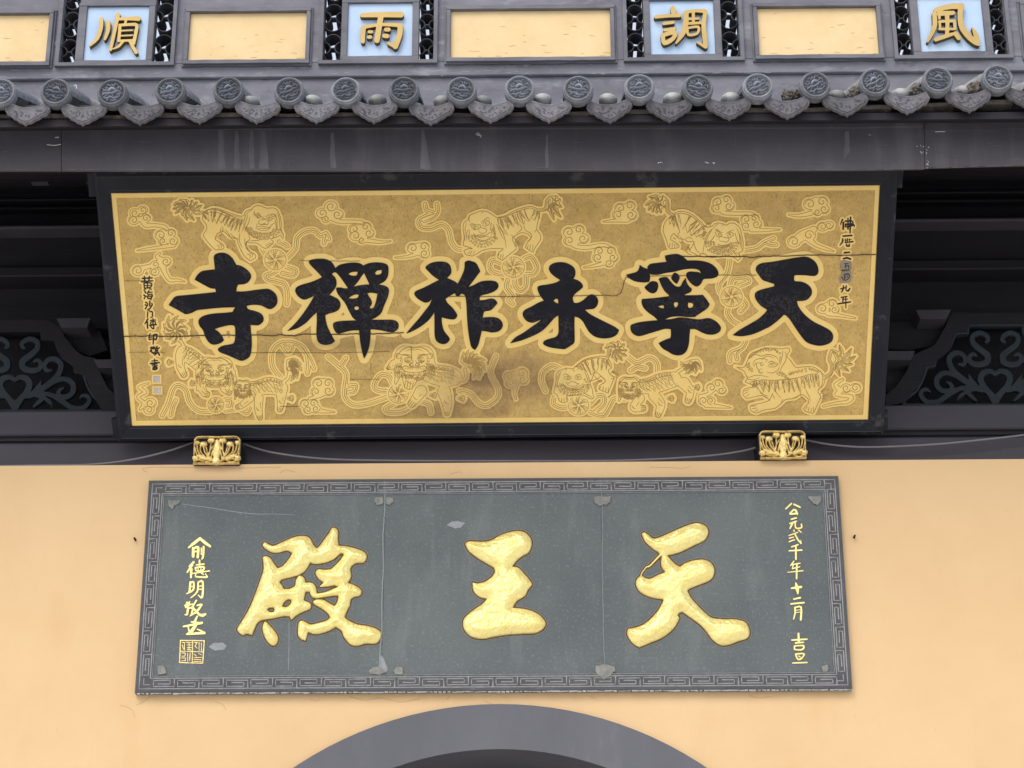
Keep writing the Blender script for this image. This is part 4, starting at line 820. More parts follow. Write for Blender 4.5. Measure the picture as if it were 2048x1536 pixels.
        ln.append(smooth([E(s * .70, -.55), E(s * .86, -.62), E(s * .90, -.40), E(s * .74, -.28)], None, False, 4))
        ln.append(smooth([E(0, -.92), E(s * .3, -.98), E(s * .66, -.78), E(s * .92, -.3)], None, False, 4)); ln.append((smooth([E(0, -.80), E(s * .2, -.86), E(s * .42, -.74)], None, False, 4), .8))
        for k in range(7): ln.append((spiral(*E(s * (.64 + .03 * (k % 2)), -.34 + .17 * k), 3.0, R_.uniform(0, 6), 1.0, s, 9), 1.0))
    for k in range(9): ln.append((spiral(*E(-.56 + .14 * k, .62 + .10 * (k % 2)), 3.2, R_.uniform(0, 6), 1.1, 1 if k % 2 else -1, 9), 1.1))
    for k in range(7): ln.append((spiral(*E(-.42 + .14 * k, .84), 3.0, R_.uniform(0, 6), 1.1, 1 if k % 2 else -1, 9), 1.0))
    for k in range(curls):
        a = R_.uniform(-.1, pi + .1); r = R_.uniform(.66, 1.0); ln.append((spiral(cx + rx * r * cos(a), cy + ry * r * sin(a), R_.uniform(2.6, 4.2), R_.uniform(0, 6), 1.0, R_.choice((-1, 1)), 9), 1.15))
    carving('lion_carving', st, [(cx, cy, rx * .96, ry), (cx - rx * .42, cy - ry * .46, rx * .56, ry * .6), (cx + rx * .42, cy - ry * .46, rx * .56, ry * .6)], ln, 5.2, lab, 1.25)
def lion2(lab, ox, oy, sc_, outline, lines, spine, fringe, curls, tuft, eyes=(), seed=0):
    """a lion traced in shallow carving: silhouette, drawn lines, hair locks, rows of curls and a flaming tail tuft"""
    R_ = random.Random(seed); tr = lambda s: [(q[0], q[1]) for q in parse(s, ox, oy, sc_)[0]]
    p, c = parse(outline, ox, oy, sc_); sil = smooth([q[:2] for q in p], c, True, 3); ln = []; st = []
    for s in lines.split(';'): ln.append((smooth(tr(s.strip()), None, False, 4), 1.05))
    sp = smooth(tr(spine), None, False, 4); ln.append(sp); fr = tr(fringe); ln.append((fr, 1.0))
    for q in fr:
        for k in range(3):
            e = min(sp, key=lambda a: (a[0] - q[0]) ** 2 + (a[1] - q[1]) ** 2); e = (e[0] + R_.uniform(-3, 3), e[1] + R_.uniform(0, 2)); m_ = ((e[0] + q[0]) / 2 + R_.uniform(-2, 2), (e[1] + q[1]) / 2 + R_.uniform(-1, 1))
            ln.append((smooth([e, m_, (q[0] + R_.uniform(-1.5, 1.5), q[1] - R_.uniform(0, 3))], None, False, 3), .85))
    for path, rows, dr in curls:
        cp = smooth(tr(path), None, False, 6); cx_ = sum(q[0] for q in cp) / len(cp); cy_ = sum(q[1] for q in cp) / len(cp) - 14
        for r_ in range(rows):
            d_ = 99
            for a_, b_ in zip(cp[:-1], cp[1:]):
                d_ += np.hypot(b_[0] - a_[0], b_[1] - a_[1])
                if d_ > 4.6:
                    d_ = 0; vx, vy = cx_ - a_[0], cy_ - a_[1]; l = sqrt(vx * vx + vy * vy) + 1e-6; o = dr * r_
                    ln.append((spiral(a_[0] + vx / l * o, a_[1] + vy / l * o, R_.uniform(2.0, 3.0), R_.uniform(0, 6), 1.1, R_.choice((-1, 1)), 9), 1.0))
    for x, y, r in eyes:
        x, y, r = ox + x / sc_, oy + y / sc_, r / sc_; ln.append((ell(x, y, r, r, 10), 1.0)); ln.append(([(x - .3, y), (x + .5, y)], 1.6))
    (tx, ty), tips = tuft; tx, ty = ox + tx / sc_, oy + ty / sc_
    for x, y in tips:
        x, y = ox + x / sc_, oy + y / sc_; dx, dy = x - tx, y - ty; nx_, ny_ = -dy * .13, dx * .13
        st.append(tube("%f,%f,11 %f,%f,9 %f,%f,1.2" % (tx, ty, tx + dx * .55 + nx_, ty + dy * .55 + ny_, x, y)))
        for o in (-.5, 0, .5): ln.append((smooth([(tx + dx * .15 + nx_ * o, ty + dy * .15 + ny_ * o), (tx + dx * .5 + nx_ * (1 + o), ty + dy * .5 + ny_ * (1 + o)), (tx + dx * .92 + nx_ * o * .3, ty + dy * .92 + ny_ * o * .3)], None, False, 3), .95))
    ln.append(spiral(tx, ty, 4, 0, 1.2))
    allp = [q for t in st for q in t] + sil
    Fm = Field(bb(allp, 14), 1.1); Fm.polys([sil])
    for t in st: Fm.stroke(t)
    tl = parse(lines.split(';')[0].strip(), ox, oy, sc_)[0]; Fm.stroke(smooth([q[:2] for q in tl], None, False, 4), 5)
    cz[0] += 1; z1 = .8 + .03 * cz[0]; isl = plate(Fm.contours(-4.8, .12), -.5, z1, .2, BOARD); o = part('lion_carving', isl, 'gold_leaf_bright', nb, label=lab); T = Tents()
    for lp in Fm.contours(0, .08): T.add(lp, 1.5, .08, z1 + .05, True)
    for l in ln:
        wd = 1.2
        if isinstance(l, tuple) and len(l) == 2 and isinstance(l[1], float): l, wd = l
        T.add(l, wd * 1.3, .08, z1 + .08, taper=True)
    part('engraving', T.mesh(BOARD), 'engraved_line', o, kind='stuff')
lion2('lion facing right above the character 寺', 230, 380, 5.12,
 "905,240! 940,212 1000,185 1060,190 1130,215 1200,240 1280,265 1325,258 1330,230 1360,205 1400,195 1420,170 1470,155 1520,170 1560,185 1620,180 1660,200 1690,260 1705,340 1702,400 1725,450 1720,505! 1695,460 1660,480 1600,500 1625,530 1600,560 1560,592 1520,590 1480,560 1450,540 1380,540 1350,520 1340,560 1350,600 1390,635 1430,650 1442,690 1385,725! 1340,690 1310,650 1285,600 1260,540 1250,500 1180,480 1140,440 1100,415 1070,430 1035,470 1030,505 1080,535 1115,570 1110,600 1050,610 1015,600 960,540 920,490 905,455 940,400 935,350 898,300",
 "900,225 845,238 790,215 765,180 770,155 790,150; 1020,190 1100,215 1190,255 1315,285; 940,232 1030,225 1120,255 1200,295 1320,312; 1095,370 1108,400 1085,450 1050,475 1030,500; 1082,385 1080,430 1040,445; 1130,400 1160,440 1200,500 1240,522; 1180,440 1220,480 1270,505; 1280,440 1275,520 1305,590; 1330,490 1335,560 1370,620; 1365,460 1382,500 1350,535 1358,590 1390,630; 1380,520 1450,515 1500,505; 1045,560 1068,580 1060,602; 1068,545 1092,570 1085,598; 1088,540 1112,570; 1355,650 1388,670 1378,705; 1378,640 1412,660 1400,692; 1398,632 1425,655; 1540,560 1572,580; 1560,548 1592,568; 1580,540 1612,552; 1400,200 1350,240 1325,300 1320,360 1300,430; 1385,270 1370,330 1345,380 1330,430; 1362,250 1342,320 1316,410; 1665,230 1685,300 1690,380 1718,465; 1650,250 1660,320 1665,400 1695,445; 1640,300 1652,380 1640,440; 1425,210 1440,250 1470,232 1490,262 1522,282 1500,292; 1430,225 1424,250 1446,262; 1440,262 1465,286 1492,272 1470,252 1440,262; 1540,272 1570,258 1600,245 1642,250 1640,278 1615,292; 1545,298 1580,314 1612,292 1580,272 1545,298; 1600,252 1612,268 1640,262; 1500,300 1472,320 1478,345 1510,352 1530,340 1562,354 1572,325 1550,300 1522,290; 1500,292 1525,303 1542,287; 1440,385 1480,368 1530,374 1575,385 1550,412 1500,412 1455,396 1440,385; 1465,390 1520,392 1562,390; 1642,330 1600,360 1580,392 1600,375; 1460,340 1448,372; 1500,345 1530,352 1545,350",
 "905,222 970,195 1060,205 1150,245 1240,285 1318,300", "935,250 932,300 955,265 962,322 985,272 1002,332 1022,290 1042,345 1066,295 1092,340 1112,305 1122,365 1142,315 1162,385 1182,335 1192,412 1212,350 1232,420 1246,365 1266,430 1290,365",
 [("1340,385 1372,440 1440,480 1520,500 1600,485 1655,450 1685,400", 3, 5.2), ("1345,400 1400,460 1480,492", 1, 0)], ((742, 178), [(592, 195), (600, 150), (612, 128), (660, 95), (722, 92), (792, 100), (845, 120), (892, 155), (872, 208), (815, 308), (740, 310), (690, 262), (618, 240)]), ((1465, 268, 9), (1580, 291, 9)), 1)
lion2('lion facing left above the character 祚', 600, 380, 5.12,
 "1668,565! 1682,480 1670,400 1680,330 1720,300 1735,260 1790,235 1870,210 1940,230 1985,262 2023,280 2103,260 2183,215 2263,185 2353,165 2403,176 2443,205 2456,250 2443,290 2433,340 2423,400 2453,440 2468,490 2443,540 2405,590 2388,636! 2343,612 2305,582! 2333,530 2366,490 2333,450 2263,435 2176,490 2193,540 2215,600 2160,645 2103,692! 2073,720! 2023,690! 2033,640 2083,600 1993,596 1930,600 1860,620 1820,645 1770,675! 1700,662! 1680,622 1720,600 1770,596",
 "2443,205 2500,197 2522,160 2527,110 2560,72; 2430,215 2505,212 2538,180 2540,120; 1735,350 1770,343 1800,356 1830,350 1837,372; 1740,362 1770,356 1800,366; 1752,372 1780,402 1815,398 1824,376 1782,374 1752,372; 1855,335 1880,312 1905,290 1930,280 1938,300; 1870,358 1888,320 1930,314 1938,345 1900,368 1870,358; 1830,402 1850,380 1880,390 1912,400 1902,430 1870,442 1838,430 1830,402; 1842,350 1852,372 1846,384; 1775,440 1800,462 1850,456 1900,462 1950,430 1962,460; 1790,472 1850,484 1900,474 1945,482; 1800,466 1810,478 1825,462 1840,482 1858,462 1872,480 1890,464; 1720,400 1705,450 1710,520; 1735,400 1730,470 1722,505; 1690,440 1686,520; 1705,330 1690,400 1696,440; 1960,330 1948,400; 1975,345 1992,400 2002,440; 2030,340 2060,400 2112,455; 2050,330 2090,400 2134,465; 2040,380 2080,440 2102,520 2112,592; 2015,350 2050,430 2085,500; 1740,250 1730,300 1745,330; 1880,215 1860,235; 2163,455 2200,500 2216,545; 2253,350 2270,400 2215,442; 2290,360 2310,410 2360,440 2372,480 2330,522; 2423,400 2400,432; 2195,530 2245,528; 2200,542 2250,542; 2198,555 2248,556; 2196,568 2240,572; 2338,556 2326,602; 2362,556 2352,612; 2388,556 2378,622; 2060,655 2050,695; 2082,650 2075,705; 2040,648 2026,680; 1742,625 1720,652; 1764,618 1742,662; 1790,618 1770,664",
 "2023,288 2103,270 2183,235 2263,205 2353,182 2435,208", "2028,340 2058,330 2082,385 2108,345 2132,398 2152,340 2182,375 2202,322 2242,362 2252,312 2292,352 2304,302 2344,318 2372,275 2402,312 2422,262 2452,296",
 [("1725,470 1770,540 1860,578 1960,550 2030,470", 3, 5.5), ("1960,400 1990,450 2000,520", 2, 5)], ((2600, 112), [(2560, 62), (2620, 55), (2668, 90), (2682, 170), (2675, 278), (2640, 250), (2602, 305), (2575, 250), (2538, 215)]), ((1790, 388, 9), (1906, 340, 10)), 2)
lion2('lion facing right above the character 寧', 1280, 380, 4.452,
 "270,235! 300,210 340,190 400,190 460,215 520,260 560,300 590,328 640,322 660,300 700,290 740,300 770,312 800,292 850,300 890,340 905,400 918,470 912,540 880,560 895,600 872,628! 840,600 800,590 760,585 700,590 630,600 560,560 520,590! 480,560 440,540 470,490 480,455 430,460 400,440 350,432 320,405 300,385 280,405 272,440 310,460 347,490 342,512! 310,518! 270,522! 250,500 238,450 210,380 205,340 225,280",
 "280,212 245,190 238,150 243,100 220,70; 295,208 262,182 258,120 242,80; 670,345 700,366 742,378; 762,388 800,366 838,350; 668,350 690,352 705,362; 668,372 688,412 726,402 702,370 668,372; 775,402 800,422 832,392 802,372 775,402; 700,430 720,410 750,420 782,425 792,440 770,462 740,456 714,452 700,430; 690,480 740,492 792,480 762,503 710,503 690,480; 700,485 750,497 785,485; 650,338 610,380 580,440 565,520 560,560; 640,350 600,420 580,500; 665,400 640,440 600,472; 860,335 885,400 890,470 912,535; 845,380 862,440 882,482; 870,360 895,420 902,500; 742,302 730,320; 700,296 670,315 655,340; 600,340 590,312 612,300 628,312 618,326 604,322; 300,385 332,412 352,400; 352,412 378,440 370,470; 330,400 352,370 345,345; 400,430 440,420 470,440; 268,468 260,508; 288,468 284,516; 308,472 308,516; 328,478 330,508; 480,470 500,530 540,570; 415,500 440,530; 425,500 446,525; 410,520 450,535; 820,540 850,570 870,600; 840,560 870,560 890,590",
 "290,222 360,205 430,220 500,262 560,325 590,368", "258,265 262,312 285,282 302,330 322,292 347,360 362,302 382,350 402,312 422,382 440,325 452,410 472,352 502,420 512,372 542,428 562,385",
 [("585,460 600,520 650,555 720,572 800,568 860,510 880,440", 4, 5), ("560,330 575,390 560,440", 2, 5)], ((172, 108), [(80, 58), (48, 135), (72, 182), (110, 197), (150, 208), (190, 202), (222, 150), (205, 48), (130, 42)]), ((703, 390, 9), (802, 392, 9)), 3)
lion2('large lion walking left in the lower right', 1400, 620, 5.689,
 "398,640! 450,652 500,650 530,600 560,520 600,480 680,450 760,430 860,430 920,440 960,432 1008,428! 1020,460 985,520 1030,570 1070,632 1100,652 1200,640 1290,645 1350,680 1400,730 1422,780 1402,850 1350,900 1340,930 1372,980 1342,1050 1320,1110 1290,1172! 1240,1165 1190,1142 1180,1110 1230,1060 1230,1010 1170,960 1140,960 1080,1000 980,1012 930,1050 860,1112 740,1132 680,1152 640,1172! 580,1142 570,1090 620,1070 720,1050 790,1020 760,1000 700,970 640,980 560,1000 530,1005! 488,960 500,900 560,880 640,870 560,835 510,815! 540,765 512,722 500,690",
 "1400,755 1450,745 1492,700 1492,610 1468,560 1490,470; 1400,782 1462,772 1512,700 1506,610; 600,620 620,572 680,550 762,560 742,592; 610,640 640,600 700,600; 770,602 800,580 842,590 892,612; 772,630 820,600 880,625; 770,642 850,642 892,602; 760,702 820,712 882,682 902,640; 520,752 560,762 620,742 700,742 782,762; 510,812 540,782 600,792 680,762; 640,600 650,660 700,720; 972,470 977,560 932,640 902,702; 912,520 902,600; 940,460 930,540 905,620; 560,540 620,500 700,520 770,500 850,520 890,560; 700,560 760,520 840,540; 640,870 680,920 770,1000; 680,930 720,960 780,975; 880,850 860,920 920,1000; 830,940 800,1000 790,1030; 820,950 850,1010; 1150,900 1140,960 1190,1010 1250,1060; 1200,900 1230,960 1260,1040; 1370,690 1395,760 1385,850 1340,905; 980,1010 1060,1000 1140,960; 940,1010 920,1060; 500,920 560,900; 500,950 552,925; 520,985 562,950; 580,1090 642,1085; 590,1120 652,1110; 620,1150 662,1130; 1198,1125 1220,1090; 1228,1155 1240,1100; 1260,1162 1265,1110; 1290,1155 1290,1100; 1360,960 1420,900 1450,905; 1380,985 1440,960; 1370,1000 1430,1010",
 "620,800 720,790 820,800 920,790 1040,780 1140,760 1240,730 1340,720", "570,822 598,872 620,822 652,892 682,842 722,932 742,862 782,932 812,852 852,932 872,852 902,912 942,852 962,942 982,872 1012,942 1032,862 1072,932 1102,852 1132,922 1152,852 1192,892 1212,832 1252,892 1272,832 1302,882 1322,822 1352,872",
 [("560,545 600,500 680,470 780,452 860,455 910,490", 2, 5), ("530,620 560,680 620,700", 2, 5), ("1030,715 1120,690 1240,662 1350,700", 2, -4), ("600,860 700,840 800,870", 2, 5), ("880,720 960,760 1020,800", 2, 5)], ((1582, 562), [(1490, 448), (1582, 395), (1722, 432), (1772, 520), (1735, 612), (1692, 692), (1592, 752), (1535, 692)]), ((702, 612, 18), (692, 692, 26), (820, 612, 14)), 9)
lion2('lion with a ball at the bottom centre', 1040, 660, 5.12,
 "348,625! 370,520 368,460 390,420 440,400 480,385 540,393 580,360 640,312 700,285 780,270 860,265 900,290 932,340 936,390 905,402 920,450 962,480 942,540 920,600 902,645! 850,622 808,602 820,560 862,540 872,510 830,472 800,492 750,512 718,522 722,560 740,605! 745,650 758,690 722,702 690,682 640,662 600,662 482,672 492,722 440,742 400,722! 380,662 352,645",
 "890,290 907,240 907,180 900,150; 900,300 927,240 925,190; 440,462 470,445 500,465 532,472; 560,472 600,450 638,462; 450,478 490,470 520,492 490,508 455,492 450,478; 560,490 595,470 630,485 605,505 570,502 560,490; 470,532 500,542 520,525 560,530 582,542 602,548 560,572 500,566 470,532; 430,542 480,582 540,592 600,576 652,542; 440,560 490,600 545,608 610,592 650,560; 470,590 485,605 500,592 520,608 540,596 560,606 580,590; 400,430 375,500 352,592; 420,420 395,490 372,580; 690,440 712,520 732,592; 660,420 692,500 702,562; 480,390 460,410; 540,398 560,420; 600,385 590,408; 740,440 790,500 850,540; 760,420 740,490 715,520; 790,430 830,470 880,520; 640,640 690,660 742,690; 830,570 810,610; 855,575 845,622; 880,585 875,635; 905,585 902,640; 400,690 395,725; 425,695 425,740; 450,690 452,735; 475,680 480,725; 930,440 960,430 1020,470; 940,470 990,480; 935,490 970,500",
 "560,372 640,322 720,292 800,282 885,292", "602,382 640,412 652,372 682,432 702,375 732,462 752,382 772,450 802,372 832,412 862,345 882,410 902,335 934,388",
 [("385,560 420,630 480,660 550,662 640,650 690,610 712,560", 3, 5), ("660,500 690,560 700,600", 1, 0)], ((992, 178), [(868, 182), (920, 130), (1000, 108), (1068, 138), (1096, 205), (1092, 262), (1050, 312), (990, 322), (942, 282)]), ((490, 488, 9), (594, 486, 9)), 7)
lion('lion facing the viewer left of the character 寺 foot', (430, 745, 37, 30), "408,735,26 394,722,30 378,710,30 366,704,26", ["362,711,22 361,732,15 368,748,13", "400,765,18 408,784,14 414,788,12", "450,776,18 458,784,12", "462,744,18 470,764,8"], "368,692 362,682 356,676", (351, 661, 30, .1, 6.2), 1, ((346, 724), (392, 766)), 4, 22)
lion('small lion creeping left along the bottom edge', (486, 778, 17, 18), "500,774,22 516,775,28 540,771,34 562,776,28", ["518,796,18 517,818,15 520,834,11", "563,788,20 562,804,14 560,818,11", "500,796,16 484,810,12 476,813,10"], "566,764 576,756 578,746", (579, 736, 24, -1.6, .9), -1, ((576, 796),), 5, 8)
lion('sooty lion with a ball under the characters 禪 and 祚', (829, 727, 40, 34), "858,744,38 876,750,40 895,752,40 908,754,32", ["842,782,24 832,796,18 824,806,16", "888,782,26 894,804,20 894,826,10", "788,728,18 776,736,6", "820,756,30 818,768,20"], "914,752 926,760 932,752 930,738", (942, 730, 30, -2.6, .8), -1, ((918, 796), (862, 790)), 6, 30)
lion('small lion walking left under the character 寧', (1259, 776, 22, 22), "1280,772,26 1300,771,32 1322,764,36 1348,758,30", ["1368,766,24 1380,782,16 1376,800,13", "1308,790,22 1321,808,18 1316,828,13", "1280,796,18 1268,814,16 1286,816,12"], "1356,742 1366,736 1368,726", (1382, 725, 23, -.2, 2.7), -1, ((1388, 774), (1336, 796)), 8, 14)

# ================================================================== CARVED BRACKETS HOLDING THE BOARD
BW, BH = 98, 57
def bracket_meshes():
    F = Field((-6, -6, BW + 6, BH + 6), .7)
    S = lambda s, wd=None: F.stroke(tube(s, wd) if wd else tube(s))
    S("4,8 4,30 5,50", 3.2); S("94,8 94,30 93,50", 3.2); S("5,8 10,3 30,2.5 50,3 70,2.5 88,3 94,9", 3.4)
    S("5,51 16,47 27,44 38,49 49,53 60,50 74,44 86,48 94,51", 2.8); S("4,55 30,55 49,56 70,55 94,55", 3.0); S("16,49 30,52 40,49", 2.2); S("70,50 80,53 90,50", 2.2)
    S("49,12,9 50,22,15 49,34,16 49,44,12 49,50,16")
    for x, y, r in ((9, 14, 5), (22, 17, 6.5), (37, 10, 6.5), (60, 10, 6.5), (75, 17, 6.5), (90, 14, 5), (7, 44, 5.5), (92, 44, 5.5), (36, 46, 5), (64, 46, 5)): F.stroke([(x - r * .4, y, r * 1.5), (x + r * .4, y, r * 1.5)])
    for s in ("9,18 12,32 22,42 36,44", "22,22 26,34 34,44", "37,14 36,28 34,40", "42,20 36,30 33,40", "16,20 17,32 26,42", "89,18 86,32 76,42 62,44", "75,22 71,34 64,44", "60,14 61,28 64,40", "55,20 61,30 66,40", "82,20 81,32 72,42", "5,24 10,38 18,44", "94,24 89,38 80,44", "28,24 31,36 36,44", "70,24 67,36 62,44", "44,24 40,36 38,46", "54,24 58,36 60,46"): S(s, 3.0)
    S("12,40,6 22,45,7 34,47,5"); S("64,47,5 76,45,7 86,40,6")
    hf = lambda d: 1.0 + 5.5 * sqrt(max(0, 1 - (1 - min(d, 4.5) / 4.5) ** 2))
    return F.inflate(hf, -5)
bv, bf = bracket_meshes()
bm_carv = None
for k, (px, py, lab, grp) in enumerate(((383, 872, 'gilded openwork bracket block under the left end of the gold board', 0), (1518, 861, 'gilded openwork bracket block under the right end of the gold board', 0))):
    PL = vplane(-.028); c0 = PL.at(px, py + BH); c1 = PL.at(px + BW, py + BH); c2 = PL.at(px, py)
    ux = (c1 - c0) / BW; uz = (c2 - c0)[2] / BH; t = thing('board_bracket', lab, 'bracket', tuple(c0), 'carved brackets holding the gold board')
    vs = [(x * ux[0], -h * .0019, (BH + y) * uz) for x, y, h in bv]
    me = mesh_from('openwork', vs, bf, True, 50); part('openwork', me, 'gilded_wood', t, tuple(c0))
    wdt, hgt = BW * ux[0], BH * uz
    part('block', box(.003, wdt - .003, .012, .40, .002, hgt - .004, .006), 'frame_black', t, tuple(c0))

# ================================================================== DARK TIMBER PORCH BEHIND THE BOARD
XL, XR = -3.6, 3.6
porch = thing('timber_porch', 'dark timber beams and openwork screens in the shade behind the gold board', 'timber frame', (0, .3, float(ZT)))
def zline(pyl, pyr, Y):
    return (P(0, pyl, Y)[2] + P(2048, pyr, Y)[2]) / 2
def beam(pt, pb, Y, dep, m, name='beam', lab=None, bev=.006):
    z1 = zline(pt[0], pt[1], Y); z0 = zline(pb[0], pb[1], Y)
    return part(name, box(XL, XR, Y, Y + dep, z0, z1, bev), m, porch, label=lab)
part('beam', box(XL, XR, .16, .45, float(ZT) - .05, zline(884, 872, .16), .01), 'lower_beam_paint', porch, label='lowest beam just above the yellow wall')
beam((871, 859), (884, 872), .21, .3, 'dark_timber')
beam((822, 808), (871, 858), .19, .3, 'lower_beam_paint', lab='lit purple grey beam below the openwork screens')
part('back_board', box(XL, XR, .62, .66, zline(900, 890, .6), zline(300, 290, .6), 0), 'dark_timber', porch)
beam((665, 650), (640, 625), .40, .2, 'dark_timber') if False else None
beam((552, 538), (665, 640), .50, .1, 'dark_timber')
beam((533, 518), (552, 538), .36, .2, 'dark_timber')
beam((456, 442), (533, 518), .42, .2, 'dark_timber', lab='wide beam high in the shade')
beam((449, 436), (456, 442), .32, .2, 'block_paint', 'rail', 'thin lighter rail above the wide beam')
beam((360, 350), (449, 436), .52, .1, 'dark_timber')
for a in (370, 395, 412): beam((a, a - 12), (a + 4, a - 8), .46, .1, 'dark_timber', 'batten')
# short light block ends and stepped corbels
def quadprism(pts, Y, dep, m, name, par, lab=None):
    fr = [tuple(P(x, y, Y)) for x, y in pts][::-1]; bk = [(a, b + dep, c) for a, b, c in fr]
    return part(name, prism(fr, bk), m, par, label=lab)
for q in ([(113, 637), (181, 636), (174, 655), (122, 655)], [(187, 719), (225, 719), (225, 736), (197, 736)], [(1832, 620), (1902, 619), (1893, 638), (1841, 638)], [(1768, 702), (1830, 702), (1822, 720), (1768, 720)]):
    quadprism(q, .28, .15, 'block_paint', 'block_end', porch, 'pale wedge shaped block end')
for q in ([(54, 342), (90, 341), (89, 350), (70, 351), (55, 350)], [(163, 343), (198, 343), (198, 348), (165, 348)]): quadprism(q, .0, .1, 'block_paint', 'rafter_end', porch)
# dark boards round the screens: a corbel outline stepping outwards
CORB_L = [(94, 640), (122, 656), (128, 672), (150, 700), (166, 712), (190, 716), (200, 745), (215, 775), (240, 800), (240, 824), (206, 824), (188, 795), (170, 752), (152, 746), (146, 732), (122, 716), (108, 682), (82, 680), (80, 664), (-60, 664), (-60, 640)]
CORB_R = [(2110, 626), (2110, 648), (1940, 648), (1934, 662), (1912, 664), (1900, 700), (1875, 718), (1868, 730), (1852, 734), (1838, 770), (1808, 805), (1772, 812), (1772, 790), (1795, 770), (1815, 740), (1822, 712), (1870, 690), (1890, 655), (1905, 625)]
for c_ in (CORB_L, CORB_R):
    quadprism(c_ if False else c_, .33, .04, 'dark_timber', 'corbel_board', porch)
# bracket arms between corbel and board (dim stepped shapes)
for q in ([(128, 660), (200, 662), (215, 700), (180, 712), (150, 700)], [(195, 742), (225, 742), (232, 790), (215, 775)], [(1778, 645), (1890, 640), (1880, 690), (1815, 700), (1778, 698)], [(1774, 722), (1822, 722), (1800, 770), (1774, 785)]):
    quadprism(q, .40, .1, 'dark_timber', 'bracket_arm', porch)
# openwork scroll screens
SCR = ["155,712,44 200,684,52 270,700,64 302,760,66 270,840,62 205,905,54 140,985,74",
 "246,384,30 222,362,44 240,318,48 310,290,48 380,325,52 375,400,58 300,465,62 232,520,68 238,590,66 320,618,62 395,600,54 418,545,48 380,508,38 345,525,26",
 "525,612,22 475,615,44 456,565,48 490,508,50 565,498,54 622,555,58 600,650,60 520,740,66 400,820,60 280,880,50",
 "650,795,20 605,820,44 600,872,50 680,888,54 745,835,58 742,750,58 665,702,52 560,728,48 450,792,38 340,860,36",
 "815,900,18 850,872,40 900,885,44 912,935,48 850,1000,54 740,1000,56 640,935,56 520,866,50 400,852,40 300,890,30",
 "345,985,26 385,948,44 430,905,44 370,872,38 250,893,26 178,965,56",
 "545,1005,4 512,945,40 440,890,44 380,876,34", "424,706,4 405,760,34 340,825,22 300,862,10"]
FRM = ["-20,216 428,216 432,300 560,305 600,418 672,506 762,570 770,636 848,646 898,790 958,895 1078,985 1085,1036", "-20,1034 1100,1034"]
for k, (hx, hy, lab) in enumerate(((29.5, 620, 'openwork scroll screen at the left edge of the porch'), (1990.6, 608, 'openwork scroll screen at the right edge of the porch'))):
    zf = 5.12; F = Field((hx - 190, hy + 30, hx + 190, hy + 215), .9)
    for s in SCR:
        p, c = parse(s); p = smooth(p, c, False, 5)
        for sg in (1, -1): F.stroke([(hx + sg * (a[0] - 150) / zf, hy + a[1] / zf, a[2] / zf) for a in p])
    FF = Field((hx - 200, hy + 30, hx + 200, hy + 215), .9)
    for s in FRM:
        p, c = parse(s)
        for sg in (1, -1): FF.stroke([(hx + sg * (a[0] - 150) / zf, hy + a[1] / zf, 24 / zf) for a in p])
    t = thing('scroll_screen', lab, 'openwork panel', tuple(P(hx, hy + 204, .30)), 'openwork scroll screens'); PLN = vplane(.34)
    part('scrolls', plate(F.contours(0, .1), -12, 0, 1.6, PLN), 'screen_paint', t)
    part('screen_frame', plate(FF.contours(0, .1), -14, 3, 1.2, PLN), 'screen_paint', t)
# thin cable sagging along the beams
def tube_mesh(pts, r, n=6):
    vs, fs = [], []; pts = [Vector(p) for p in pts]
    for i, p in enumerate(pts):
        d = (pts[min(i + 1, len(pts) - 1)] - pts[max(i - 1, 0)]).normalized(); a = d.cross(Vector((0, 1, 0))).normalized(); b = d.cross(a)
        for k in range(n): vs.append(tuple(p + a * r * cos(2 * pi * k / n) + b * r * sin(2 * pi * k / n)))
    for i in range(len(pts) - 1):
        for k in range(n): fs.append([i * n + k, i * n + (k + 1) % n, (i + 1) * n + (k + 1) % n, (i + 1) * n + k])
    return mesh_from('tube', vs, fs, True)
cb = thing('hanging_cable', 'thin grey cable sagging in loops behind the two carved brackets', 'cable', tuple(P(1000, 925, .1)))
for s in ("-80,934 60,931 180,929 260,920 330,904 386,885", "478,884 540,904 640,917 760,921 1000,922 1240,921 1400,913 1480,903 1522,892", "1612,880 1660,889 1720,894 1790,893 1880,888 1960,880 2048,870 2120,860"):
    p, c = parse(s); part('cable_span', tube_mesh([tuple(P(a[0], a[1], .11)) for a in smooth(p, c, False, 6)], .0048), 'cable_rubber', cb)

# ================================================================== TILED EAVE
ev = thing('tiled_eave', 'grey clay eave of round dragon tile ends and pointed drip tiles above the gold board', 'roof eave', tuple(P(1024, 341, -.95)))
YF = -.95
def fz(x, y): return P(x, y, YF)[2]
def zl(pts, Y): return [(P(x, y, Y)[0], P(x, y, Y)[2]) for x, y in pts]
BOTF = [(-300, 343), (0, 341), (500, 341), (1000, 341), (1400, 340), (1700, 339.5), (1849, 337)]; BOTR = [(1850, 335), (1950, 332.5), (2048, 330), (2300, 324)]
def facia(bot, top, Y, dep, m, name, lab=None):
    lo = zl(bot, Y); hi = zl(top, Y); n = len(lo); vs = []
    for yy in (Y, Y + dep):
        vs += [(x, yy, z) for x, z in lo] + [(x, yy, z) for x, z in hi]
    fs = []
    for i in range(n - 1):
        fs += [[i, i + 1, n + i + 1, n + i], [2 * n + i + 1, 2 * n + i, 3 * n + i, 3 * n + i + 1], [i + 1, i, 2 * n + i, 2 * n + i + 1], [n + i, n + i + 1, 3 * n + i + 1, 3 * n + i]]
    fs += [[0, n, 3 * n, 2 * n], [n - 1, 3 * n - 1, 4 * n - 1, 2 * n - 1]]
    me = mesh_from(name, vs, fs); return part(name, me, m, ev, label=lab)
up = lambda pts, d: [(x, y - d) for x, y in pts]
